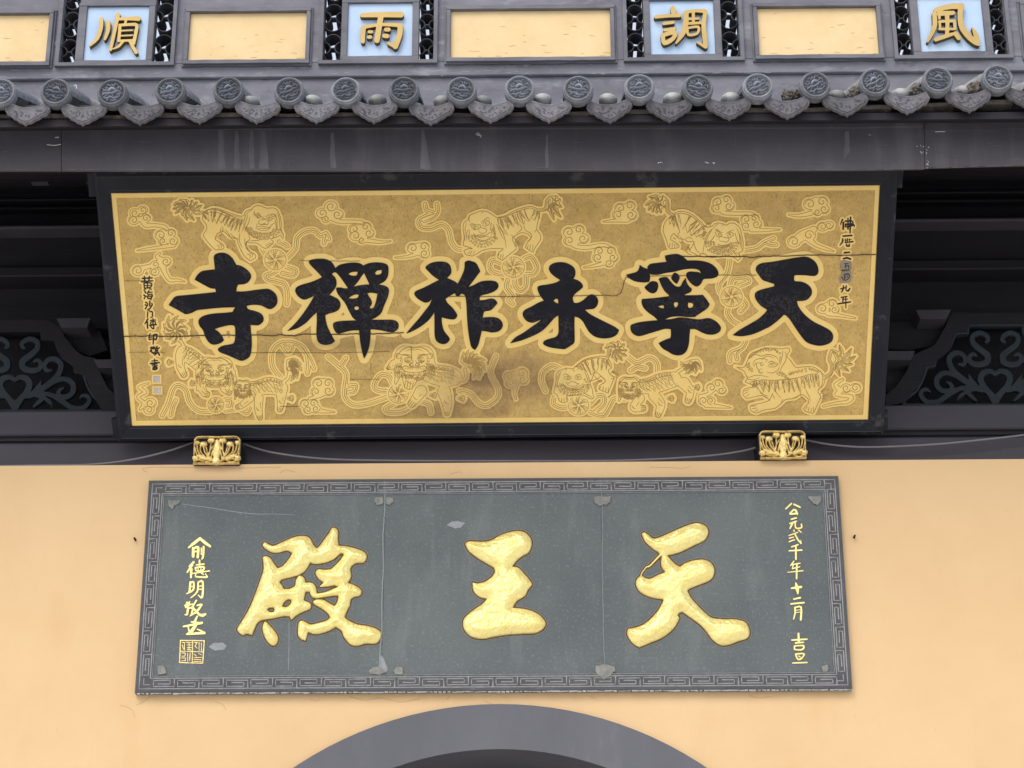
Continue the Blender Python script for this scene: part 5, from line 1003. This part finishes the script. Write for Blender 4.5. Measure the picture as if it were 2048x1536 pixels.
B1 = [q for q in BOTF if q[0] <= 0] + [(122, 341)]; B2 = [(123.2, 341)] + [q for q in BOTF if q[0] > 130]
facia(B1, up(B1, 84), YF, .012, 'fascia_timber', 'fascia_board'); facia(B2, up(B2, 84), YF, .012, 'fascia_timber', 'fascia_board')
facia(BOTR, up(BOTR, 72), YF - .004, .012, 'fascia_timber', 'fascia_board', 'right end fascia board, set slightly higher')
A1 = up(BOTF, 85); facia(A1, up(A1, 42), YF - .012, .05, 'fascia_timber', 'upper_fascia')
A2 = up(BOTR, 73); facia(A2, up(A2, 42), YF - .010, .05, 'fascia_timber', 'upper_fascia')
LA = up(BOTF, 118) ; facia(LA, up(LA, 12), YF - .05, .06, 'fascia_timber', 'tile_lath'); LB = up(BOTR, 112); facia(LB, up(LB, 12), YF - .05, .06, 'fascia_timber', 'tile_lath')
zfb = fz(1024, 341)
# soffit boards behind the fascia
for k in range(9):
    y0 = YF + .06 + k * .17; z0 = zfb + .10 + k * .17 * .42
    q = [(XL, y0, z0), (XR, y0, z0), (XR, y0 + .166, z0 + .07), (XL, y0 + .166, z0 + .07)]
    part('soffit_board', prism([(a_, b_, c_) for a_, b_, c_ in q], [(a_, b_, c_ + .02) for a_, b_, c_ in q]), 'dark_timber', ev)
T = Tents()
for s in ("1550,243 1562,246 1580,244 1600,245 1630,242 1655,243",
          "110,275 118,274", "94,289 108,291 122,289", "955,268 961,272 962,275", "148,172 152,170 153,176 150,180", "180,257 200,256 215,257", "1870,264 1890,263"):
    p, c = parse(s); p = smooth(p, c, False, 4)
    T.add([(a[0], a[1] + rnd.uniform(-.5, .5)) for a in p], 1.4, .3, .3)
part('paint_chip', T.mesh(vplane(YF - .013)), 'white_chip', ev)
rc = random.Random(12)
for x, y, n_, sx_, sy_ in ((1840, 292, 5, 7, 6), (1842, 306, 5, 4, 8), (1854, 304, 4, 3, 12), (1855, 325, 6, 2.2, 8), (1408, 325, 5, 10, 2.5), (1428, 325, 4, 8, 2), (1320, 325, 4, 14, 3), (1560, 245, 4, 20, 2), (1740, 272, 2, 4, 4)):
    for k in range(n_):
        cx_, cy_ = x + rc.gauss(0, sx_ * .6), y + rc.gauss(0, sy_ * .6); r_ = rc.uniform(.6, 1.7)
        part('paint_chip', plate([[(cx_ + r_ * rc.uniform(.5, 1.3) * cos(a_), cy_ + r_ * rc.uniform(.4, 1.0) * sin(a_)) for a_ in (0, 1, 2, 3, 4.1, 5.2)]], .05, .25, 0, vplane(YF - .0045 if y > 260 else YF - .0125)), 'white_chip', ev)
p_, c_ = parse("950,268 958,264 964,272 955,272"); part('paint_chip', plate([rough_loop(p_, .5, 2)], .1, 1, 0, vplane(YF)), 'chalk', ev)
# dried drips under the drip tiles
T = []
for s in ("437,258 446,262 450,338 436,338", "470,262 476,262 480,338 468,338", "500,262 506,262 509,338 498,338", "522,262 530,262 538,338 518,338", "662,266 668,266 672,336 660,336", "843,260 848,260 862,338 840,338", "1690,262 1697,262 1700,300 1688,320", "1093,270 1096,270 1098,336 1090,336"):
    p, c = parse(s); T.append(p)
for p in T: part('drip_streak', plate([rough_loop(p, 1.0, 6)], .02, .25, 0, vplane(YF)), 'streak', ev)
# round tile ends
DX = [(0, 183), (112, 184), (225, 185), (340, 182), (457, 181), (577, 181), (692, 180), (807, 180), (923, 181), (1040, 179), (1157, 178), (1278, 175), (1396, 176), (1515, 172), (1630, 170), (1750, 165), (1875, 160), (1995, 155)]
DX = [(-350, 186), (-233, 186), (-116, 185)] + DX + [(2118, 150), (2240, 145)]
DX[3] = (2, 184)
YD = -1.16; mpp = np.linalg.norm(P(1000, 180, YD) - P(1001, 180, YD)); Rd = 31.0 * mpp
def rim_mesh():
    prof = [(0, -.010), (.70, -.010), (.74, -.011), (.76, -.004), (.80, -.003), (.82, -.008), (.90, -.008), (.93, 0), (.985, .002), (1.0, .010), (.975, .040), (.93, .046), (0, .046)]
    N_ = 40; vs = []; fs = []
    for r, y in prof:
        if r == 0: vs.append((0, y + .0, 0)); continue
        for k in range(N_): a = 2 * pi * k / N_; vs.append((r * Rd * cos(a), y, r * Rd * sin(a)))
    ring = lambda i: 1 + (i - 1) * N_
    last = len(vs) - 1
    for k in range(N_):
        j = (k + 1) % N_; fs.append([0, ring(1) + j, ring(1) + k])
        for i in range(1, len(prof) - 2): fs.append([ring(i) + k, ring(i) + j, ring(i + 1) + j, ring(i + 1) + k])
        fs.append([ring(len(prof) - 2) + k, ring(len(prof) - 2) + j, last])
    # fix: face of the disc stands at y=.006 inside the rim
    vs = [(x, (y if y > -.0095 else .004), z) for x, y, z in vs]
    me = mesh_from('tile_end', vs, fs, True, 35); bm = bmesh.new(); bm.from_mesh(me); bmesh.ops.recalc_face_normals(bm, faces=bm.faces); bm.to_mesh(me); bm.free(); return me
RIM = rim_mesh(); RIM.materials.append(MATS['tile_clay']); RIM.materials.append(MATS['drip_clay'])
for f_ in RIM.polygons:
    if f_.center.y < .01 and sqrt(f_.center.x ** 2 + f_.center.z ** 2) < Rd * .74: f_.material_index = 1       # recess face coloured darker, painting in the shade around the relief
def dragon_mesh(seed):
    R_ = random.Random(seed); F = Field((-26, -26, 26, 26), .6)
    S = lambda s, k=1: F.stroke([(x * 1.12, y * 1.12, w_ * .95) for x, y, w_ in tube(s)])
    S("-17,3,3 -10,1,3.6 -3,2,3.8 4,0,3.8 10,-2,3.2 15,-1,2.4"); S("-15,9,2.4 -8,11,3 -2,9,3 3,12,3 9,11,2.6 14,8,2.2")
    S("-6,-4,4 0,-8,5.5 6,-5,4"); S("-2,-12,2.4 -5,-16,2.2 -9,-15,2"); S("3,-12,2.4 6,-17,2.2 11,-14,2"); S("-9,-6,2.6 -14,-5,2.4 -17,-9,2"); S("9,-7,2.4 14,-9,2.4 16,-5,2")
    S("-12,-11,2.2 -8,-10,2.2"); S("0,-17,2 1,-13,2"); S("-18,-2,2 -14,-1,2"); S("17,4,2.2 13,4,2.4 9,6,2.4"); S("-10,6,2.2 -13,7,2.2"); S("-3,16,2.4 3,17,2.4 8,16,2"); S("-10,15,2.2 -7,14,2.2")
    F.stroke([(1 + .0, 7, 3.0), (1.1, 7, 3.0)])
    for k in range(16):
        a = R_.uniform(0, 2 * pi); r = R_.uniform(7, 19); x, y = r * cos(a), r * sin(a); b = R_.uniform(0, 6); F.stroke([(x, y, 1.6), (x + 3 * cos(b), y + 3 * sin(b), 1.4)])
    hf = lambda d: .6 + 3.6 * sqrt(max(0, 1 - (1 - min(d, 2) / 2) ** 2))
    vs, fs = F.inflate(hf, -.5); k = Rd / 31.0
    me = mesh_from('dragon_relief', [(x * k, .004 - h * k * 1.7, y * k) for x, y, h in vs], fs, True, 60); me.materials.append(MATS['relief_clay']); return me
DR = [dragon_mesh(s) for s in range(3)]
SL = radians(23)
def barrel_mesh(r, L_, segs=14, th=.010):
    vs, fs = [], []
    rows = 5
    for i in range(rows):
        y = L_ * i / (rows - 1)
        for k in range(segs + 1):
            a = pi * k / segs; b_ = 1 + (.03 if i == 0 else 0); vs.append((r * b_ * cos(a), y, r * b_ * sin(a)))
    n = segs + 1
    for i in range(rows - 1):
        for k in range(segs): fs.append([i * n + k, i * n + k + 1, (i + 1) * n + k + 1, (i + 1) * n + k])
    b = len(vs)
    for k in range(segs + 1): a = pi * k / segs; vs.append(((r - th) * cos(a), 0, (r - th) * sin(a)))
    for k in range(segs): fs.append([b + k, b + k + 1, k + 1, k])
    return mesh_from('barrel', vs, fs, True, 50)
SEG = barrel_mesh(Rd * .90, .205); SEG.materials.append(MATS['tile_clay'])
PAL = barrel_mesh(22 * mpp, .26); PAL.materials.append(MATS['pale_tile'])
PSEG = barrel_mesh(Rd * .90, .205); PSEG.materials.append(MATS['pale_tile'])
bm = bmesh.new(); bmesh.ops.create_uvsphere(bm, u_segments=20, v_segments=12, radius=1)
for v in bm.verts: v.co = Vector((v.co.x * 19 * mpp, v.co.y * .06 if v.co.y < 0 else v.co.y * .25, v.co.z * 13 * mpp))
DOME = bpy.data.meshes.new('dome'); bm.to_mesh(DOME); bm.free(); DOME.materials.append(MATS['pale_tile'])
DOME.polygons.foreach_set("use_smooth", [True] * len(DOME.polygons))
dc = []
for k, (x, y) in enumerate(DX):
    c = P(x, y, YD); dc.append(c); r_ = (rnd.uniform(-.05, .05), rnd.uniform(-.35, .35), rnd.uniform(-.06, .06)); c = c + np.array([rnd.uniform(-.002, .002), 0, rnd.uniform(-.003, .003)])
    d = part('tile_end', RIM, None, ev, tuple(c), rot=r_)
    q = part('dragon_relief', DR[k % 3], None, d, tuple(c)); 
    for s in range(4):
        o = .035 + s * .19; m_ = PSEG if (x > 1650 or (s > 1)) else SEG
        b = part('cap_tile', m_, None, ev, (c[0], c[1] + o * cos(SL), c[2] - .012 + o * sin(SL) + .004 * (s % 2)), rot=(SL, 0, 0))
# pan tiles, mortar bed and pointed drip tiles
def drip_mesh(seed=5):
    U = 42.5                                             # half width (px) ; y down from the disc centre
    out = [(-43, 28), (-40, 34), (-36, 39), (-30, 41), (-24, 47), (-17, 50), (-11, 55), (-4, 57), (0, 61.5), (4, 57), (11, 55), (17, 50), (24, 47), (30, 41), (36, 39), (40, 34), (43, 28)]
    top = [(38, 15), (28, 19), (16, 23.5), (0, 25.5), (-16, 23.5), (-28, 19), (-38, 15)]
    lp = smooth(out, [False] * 8 + [True] + [False] * 8, False, 3) + smooth(top, None, False, 3)
    vsc = lambda y: y / .866
    me = plate([[(x, vsc(y)) for x, y in lp]], -9, 0, .5, None)
    T = Tents(); mid = (0, 36)
    def ins(p, k, dy=0): return (p[0] * (1 - k), vsc((p[1] - 34) * (1 - k * 1.1) + 34 + dy))
    for k, wd in ((.035, 2.2), (.13, 1.5)):
        T.add([ins(p, k) for p in smooth(out, [False] * 8 + [True] + [False] * 8, False, 3)], wd, 2.4, .05)
        T.add([(p[0] * (1 - k), vsc(p[1] + 26 * k)) for p in smooth(top, None, False, 3)], wd, .9, .05)
    R_ = random.Random(seed)
    for k in range(26):
        x = R_.uniform(-26, 26); y = R_.uniform(30, 50 - abs(x) * .45); b = R_.uniform(0, 6)
        T.add(spiral(x, vsc(y), R_.uniform(1.8, 3.4), b, .9, R_.choice((-1, 1)), 8), 1.1, 1.1, .05)
    T.add([(0, vsc(28)), (0, vsc(56))], 1.3, .9, .05)
    k_ = mpp
    vs = [tuple(v.co) for v in me.vertices] + T.v; n0 = len(me.vertices); fs = [list(p.vertices) for p in me.polygons] + [[n0 + i for i in f] for f in T.f]
    m2 = mesh_from('drip_tile', [(x * k_ * 1.07, -z * k_, y * k_) for x, y, z in vs], fs, True, 40)
    m2.materials.append(MATS['drip_clay']); m2.materials.append(MATS['tile_clay']); nf = len(me.polygons)
    for f_ in m2.polygons:
        if f_.index >= nf: f_.material_index = 1
    return m2
DMS = [drip_mesh(s) for s in (5, 6, 8)]
for a, b in zip(dc[:-1], dc[1:]):
    m = (a + b) / 2; w_ = (b[0] - a[0])
    o = part('drip_tile', rnd.choice(DMS), None, ev, (m[0] + rnd.uniform(-.003, .003), YD + .022 + rnd.uniform(-.004, .004), m[2] + rnd.uniform(-.002, .002)), rot=(radians(-4) + rnd.uniform(-.05, .05), rnd.uniform(-.045, .045), rnd.uniform(-.05, .05)))
    # concave pan tile running up behind it
    vs, fs = [], []; N_ = 10; R2 = w_ * .55
    for i in range(2):
        for k in range(N_ + 1):
            t = (k / N_ - .5); vs.append((m[0] + t * w_ * .92, YD + .035 + i * .70, m[2] - .058 + (t * 2) ** 2 * .022 + i * .70 * tan(SL)))
    for k in range(N_): fs.append([k, k + 1, N_ + 2 + k, N_ + 1 + k])
    part('pan_tile', mesh_from('pan', vs, fs, True), 'tile_clay', ev)
    me = box(b[0] - w_ * .30, b[0] + w_ * .30, YD + .075, YD + .13, b[2] - .074, b[2] - .058 + rnd.uniform(-.004, .004), 0, jag=.004); part('mortar_bedding', me, 'mortar', ev)
for x, y in ((625, 191), (755, 190), (885, 192), (1085, 188), (1216, 188), (1345, 186), (1461, 186), (1673, 181), (1800, 178), (1925, 172), (500, 193), (965, 192)):
    c = P(x, y + 12, -1.03); part('cover_tile', DOME, None, ev, tuple(c), rot=(radians(20), rnd.uniform(-.1, .1), 0), label='pale lime coated cover tile seen between two round tile ends')
# lumps of nest straw and mortar at the right end
for x, y, s in ((1575, 192, 1), (1590, 188, .8), (1712, 186, 1.1), (1723, 180, .9), (1835, 180, 1.1), (1950, 178, 1.2), (1962, 172, .8)):
    bm = bmesh.new(); bmesh.ops.create_icosphere(bm, subdivisions=3, radius=.024 * s)
    for v in bm.verts: v.co *= 1 + rnd.uniform(-.28, .28)
    me = bpy.data.meshes.new('clod'); bm.to_mesh(me); bm.free(); part('mortar_lump', me, 'mortar', ev, tuple(P(x, y, -1.08)))
zd = float(np.mean([c[2] for c in dc]))
dk = [(XL, YD + .06, zd - .095), (XR, YD + .06, zd - .095), (XR, -.35, zd - .095 + .79 * tan(SL)), (XL, -.35, zd - .095 + .79 * tan(SL))]
part('roof_deck', prism([(a, b, c) for a, b, c in dk], [(a, b, c - .03) for a, b, c in dk]), 'dark_timber', ev)

# ================================================================== PARAPET WITH FOUR CHARACTER WINDOWS
YP = -.45
pp = thing('parapet_wall', 'grey parapet above the eave with cream panels and four blue character squares between ring lattices', 'parapet', tuple(P(1024, 210, YP)))
def XB(x, y, Y=YP): return P(x, y, Y)[0]
def ZM(x, y, Y=YP): return P(x, y, Y)[2]
ZBOT = ZM(1024, 260) ; ZLED = ZM(1024, 149.5); ZOB = ZM(760, 124.5); ZTOP = ZM(760, -70)
ZCAP = ZTOP + .22; TH_ = .085
WIN = [dict(o=(118, 341, 134), b=(150, 304, 131), i=(167, 292, 124, 15), s=((118.5, 150), (304.5, 341)), ch='順'),
       dict(o=(645, 867, 125), b=(681, 837, 127), i=(694, 824, 115.5, 8), s=((646, 681), (838, 867)), ch='雨'),
       dict(o=(1255, 1481, 119), b=(1289, 1445, 120), i=(1301.5, 1431, 112, 3), s=((1256, 1289), (1445.5, 1480)), ch='調'),
       dict(o=(1796, 2018, 118), b=(1827, 1987, 112), i=(1842, 1972, 106, -5), s=((1796, 1827), (1988, 2017)), ch='風')]
OB = ZM(760, 124.5)
zfix = ZM(236, 130), ZM(760, 124), ZM(1366, 117), ZM(1907, 114)
OB = sum(zfix) / 4
def slab(x0, x1, z0, z1, y0=YP, y1=YP + TH_, m='grey_plaster', name='wall_block', par=pp, bev=.003, jag=0, lab=None): return part(name, box(x0, x1, y0, y1, z0, z1, bev, jag=jag), m, par, label=lab)
WX = [(XB(w_['o'][0], w_['o'][2]), XB(w_['o'][1], w_['o'][2])) for w_ in WIN]
edges_ = [XL] + [v for p in WX for v in p] + [XR]
slab(XL, XR, ZLED, OB, name='lower_band'); slab(XL, XR, ZBOT - .1, ZLED, YP + .02, YP + TH_, name='plinth'); slab(XL, XR, ZTOP, ZCAP, name='upper_band')
slab(XL, XR, ZCAP, ZCAP + .05, YP - .05, YP + TH_ + .05, name='coping')
for k in range(0, 10, 2): slab(edges_[k], edges_[k + 1], OB, ZTOP, name='pier')
PAN = [(-180, 93, 128, 37), (376, 611, 126, 30), (901, 1222, 122.5, 23), (1518, 1758, 116, 17), (2056, 2300, 110, 10)]
pzb = sum(ZM((a + b) / 2, c) for a, b, c, d in PAN) / 5; pzt_ = sum(ZM((a + b) / 2, d) for a, b, c, d in PAN) / 5
def framestrips(x0, x1, z0, z1, t, y0, y1, name, par, m='frame_paint', top=True, jag=.0020):
    slab(x0 - t, x1 + t, z0 - t, z0, y0, y1, m, name, par, .002, jag)
    if top: slab(x0 - t, x1 + t, z1, z1 + t, y0, y1, m, name, par, .002, jag)
    slab(x0 - t, x0, z0 + .0005, z1 - .0005, y0 + .001, y1, m, name, par, .002); slab(x1, x1 + t, z0 + .0005, z1 - .0005, y0 + .001, y1, m, name, par, .002)
k0 = 9.0 * mpp
for a, b, c, d in PAN:
    x0, x1 = XB(a, c), XB(b, c)
    o = slab(x0, x1, pzb, pzt_, YP - .006, YP + .01, 'yellow_panel_paint', 'cream_panel', bev=.001)
    framestrips(x0, x1, pzb, pzt_, k0, YP - .028, YP - .001, 'panel_frame', o)
    framestrips(x0 - k0, x1 + k0, pzb - k0 + .004, pzt_ + k0, k0 * .5, YP - .012, YP - .0005, 'outer_frame', o)
# ring meshes
def ring_mesh(r, th, dep, a0=0, a1=2 * pi, n=24):
    vs, fs = [], []; full = abs(a1 - a0 - 2 * pi) < 1e-6; m = n if full else n + 1
    for i in range(m):
        a = a0 + (a1 - a0) * i / n
        for rr, y in ((r, 0), (r, dep), (r - th, dep), (r - th, 0)): vs.append((rr * cos(a), y, rr * sin(a)))
    for i in range(n):
        j = (i + 1) % m
        for q in range(4): fs.append([4 * i + q, 4 * i + (q + 1) % 4, 4 * j + (q + 1) % 4, 4 * j + q])
    if not full: fs += [[0, 1, 2, 3], [4 * n + 3, 4 * n + 2, 4 * n + 1, 4 * n]]
    me = mesh_from('ring', vs, fs, True, 40); bm = bmesh.new(); bm.from_mesh(me); bmesh.ops.recalc_face_normals(bm, faces=bm.faces); bm.to_mesh(me); bm.free(); me.materials.append(MATS['lattice_tile']); return me
DEP = .088
def half_rings(R_):
    t = .0036
    mk = lambda r, a0, a1: ring_mesh(r, t, DEP, a0, a1, 16)
    return [mk(R_, 0, pi), mk(R_, pi, 2 * pi), mk(R_ * .80, -pi / 2, pi / 2), mk(R_ * .80, pi / 2, 3 * pi / 2)]
TOPC = {
'順': (0, 0, "812,155,34 808,230,34 780,310,30 720,370,14; 868,185,36 865,250,32 840,315,24; 945,118,34 925,220,30 905,310,30 885,400,26; 960,155,24 1040,152,30 1108,152,40; 1010,165,20 1000,200,20; 960,205,26 958,260,26 950,330,26; 960,205,22 1040,200,24 1095,205,28 1085,280,28 1070,350,28; 970,250,13 1060,246,13; 970,290,13 1060,286,13; 955,330,20 1065,325,18; 985,335,22 950,375,20 905,395,12; 1040,335,22 1070,390,30 1090,422,30"),
'雨': (512, 0, "850,125,36 1000,120,44 1160,120,48; 1000,130,44 985,220,46 968,325,46; 860,225,40 855,280,40 855,335,34; 860,222,28 1000,200,26 1150,205,34; 1155,210,44 1150,280,44 1115,375,44; 1115,372,40 1060,350,24; 905,258,26 925,258,26; 900,300,28 915,300,30; 1040,240,34 1062,240,34; 1028,290,36 1050,292,36"),
'調': (1024, 0, "1285,65,34 1292,92,50; 1150,138,30 1250,130,28 1340,125,34; 1215,192,26 1290,182,26; 1222,244,26 1300,232,26; 1205,285,34 1300,262,34 1290,310,34 1220,348,36 1205,285,34; 1392,105,42 1388,200,44 1362,280,38 1312,348,16; 1392,100,28 1470,88,28 1545,92,34; 1548,95,34 1532,200,36 1540,290,40 1548,375,36; 1545,378,26 1480,342,14; 1450,90,26 1450,190,24; 1412,155,20 1490,152,20; 1400,192,22 1510,186,22; 1402,228,20 1490,218,22 1482,270,22 1412,282,22 1402,228,20"),
'風': (1536, 0, "1330,112,36 1335,200,38 1310,270,34 1277,335,18; 1345,82,38 1450,55,44 1545,52,50; 1545,55,46 1535,130,42 1550,220,46 1600,290,48 1655,338,46 1685,362,20; 1685,350,20 1665,290,40 1635,225,14; 1368,112,40 1480,106,34; 1368,112,26 1370,150,22; 1430,110,38 1435,200,32 1430,290,32; 1370,176,22 1490,170,24; 1372,176,20 1376,232,20; 1490,170,24 1495,232,24; 1370,236,20 1495,236,20; 1342,320,32 1430,290,32 1500,268,20; 1500,272,38 1525,305,40")}
for w_ in WIN:
    x0, x1 = XB(w_['o'][0], w_['o'][2]), XB(w_['o'][1], w_['o'][2]); t = 8.5 * mpp
    bay = part('window_surround', join_meshes('s', [box(x0 - t, x1 + t, YP - .020, YP - .001, OB - t, OB, 0), box(x0 - t, x0 - .0, YP - .0195, YP - .001, OB, ZTOP, 0), box(x1 + .0, x1 + t, YP - .0195, YP - .001, OB, ZTOP, 0)]), 'frame_paint', pp)
    bx0, bx1 = XB(w_['b'][0], w_['b'][2]), XB(w_['b'][1], w_['b'][2]); ix0, ix1 = XB(w_['i'][0], w_['i'][2]), XB(w_['i'][1], w_['i'][2])
    iz0 = ZM((w_['i'][0] + w_['i'][1]) / 2, w_['i'][2]); iz1 = iz0 + (ix1 - ix0) * 1.02 if False else ZM((w_['i'][0] + w_['i'][1]) / 2, w_['i'][3])
    sq = slab(ix0, ix1, iz0, iz1, YP - .002, YP + .03, 'blue_paint', 'character_square', lab='pale blue square with the ochre character ' + w_['ch'], bev=.001)
    for q in ((bx0, bx1, OB + .0005, iz0), (bx0, bx1, iz1, iz1 + (iz0 - OB) * 1.1)): slab(q[0], q[1], q[2], q[3], YP - .016, YP + .05, 'frame_paint', 'square_frame', sq, .002, .0018)
    for q in ((bx0, ix0, iz0 + .0005, iz1 - .0005), (ix1, bx1, iz0 + .0005, iz1 - .0005)): slab(q[0], q[1], q[2], q[3], YP - .015, YP + .05, 'frame_paint', 'square_frame', sq, .002)
    slab(bx0, bx1, iz1 + (iz0 - OB) * 1.1, ZTOP, YP, YP + TH_, 'frame_paint', 'head_block', pp)
    ox, oy, st = TOPC[w_['ch']]; F = strokes_field(st, ox, oy, 4.0, .6, 24); PLC = vplane(YP - .022)
    lp = F.contours(0, .06)
    me = plate(lp, -12, 2, .4, PLC); me.materials.append(MATS['ochre_letter']); me.materials.append(MATS['ochre_letter_shaded_side'])
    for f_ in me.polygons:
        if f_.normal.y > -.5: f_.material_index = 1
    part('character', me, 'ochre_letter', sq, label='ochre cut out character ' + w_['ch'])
    for sa, sb in w_['s']:
        sx0, sx1 = XB(sa, w_['o'][2]), XB(sb, w_['o'][2]); cx_ = (sx0 + sx1) / 2; R_ = (sx1 - sx0) / 2 * .985; H4 = half_rings(R_)
        lat = part('ring_lattice', box(sx0, sx1, YP + .012, YP + .03, OB + .0002, OB + .003, 0), 'frame_paint', pp)
        z = OB + R_ * 2.15; hh = R_ * .88
        while z < ZTOP + R_:
            for m_, x_, z_ in ((H4[0], cx_, z + hh), (H4[1], cx_, z - hh), (H4[2], sx0, z), (H4[3], sx1, z)):
                if z_ + R_ < ZTOP + .02: part('ring_tile', m_, None, lat, (x_ + rnd.uniform(-.0008, .0008), YP + .012 + rnd.uniform(0, .004), z_ + rnd.uniform(-.001, .001)), rot=(0, rnd.uniform(-.05, .05), 0))
            part('tie', box(cx_ - R_ * .22, cx_ + R_ * .22, YP + .014, YP + .05, z - .0025, z + .0025, 0), 'lattice_tile', lat)
            z += R_ * 4.12

# dents and hairlines in the cream panels, chipped paint and dirt on the grey mouldings
PLP = vplane(YP - .0062); T = Tents(); T2 = Tents()
R9 = random.Random(31)
for a, b, c, d in PAN:
    for k in range(int((b - a) / 14)):
        x = R9.uniform(a + 6, b - 8); y = R9.uniform(d + 8, c - 5) if R9.random() < .45 else c - R9.uniform(4, 22); l = R9.uniform(3, 16); q = [(x, y)]
        for s in range(4): q.append((q[-1][0] + l / 4, q[-1][1] + R9.uniform(-.9, .9)))
        T.add(q, R9.uniform(.5, 1.1), .2, .05, taper=True)
part('panel_hairline', T.mesh(PLP), 'crack_plaster', pp, kind='stuff')
for k in range(90):
    x = R9.uniform(0, 2048); y = R9.choice((134, 146, 152)) - x * .0085 + 4 + R9.uniform(-3, 3); l = R9.uniform(3, 20); q = [(x, y)]
    for s in range(3): q.append((q[-1][0] + l / 3, q[-1][1] - l * .003 + R9.uniform(-.7, .7)))
    T2.add(q, R9.uniform(.5, 1.2), .15, .05, taper=True)
part('paint_scuff', T2.mesh(vplane(YP - .0005)), 'slate_ridge', pp, kind='stuff')
T3 = Tents()
for k in range(70):                                   # scratches along the fascia
    x = R9.uniform(0, 2048); y = R9.uniform(262, 336) - (x > 1850) * 8; l = R9.uniform(4, 30); q = [(x, y)]; up_ = R9.random() < .4
    for s in range(3): q.append((q[-1][0] + (R9.uniform(-.5, .5) if up_ else l / 3), q[-1][1] + (l / 3 if up_ and q[-1][1] < 325 else R9.uniform(-.5, .5))))
    T3.add(q, R9.uniform(.5, 1.0), .1, .03, taper=True)
for x0 in range(0, 2040, 34):                         # worn lower edge of the fascia
    if R9.random() < .8: yy = 339.6 - max(0, x0 - 1750) * .033; T3.add([(x0, yy), (x0 + R9.uniform(12, 32), yy + R9.uniform(-.5, .4) - .2)], R9.uniform(1, 1.8), .1, .03, taper=True)
part('scratch', T3.mesh(vplane(YF - .005)), 'streak', ev, kind='stuff')
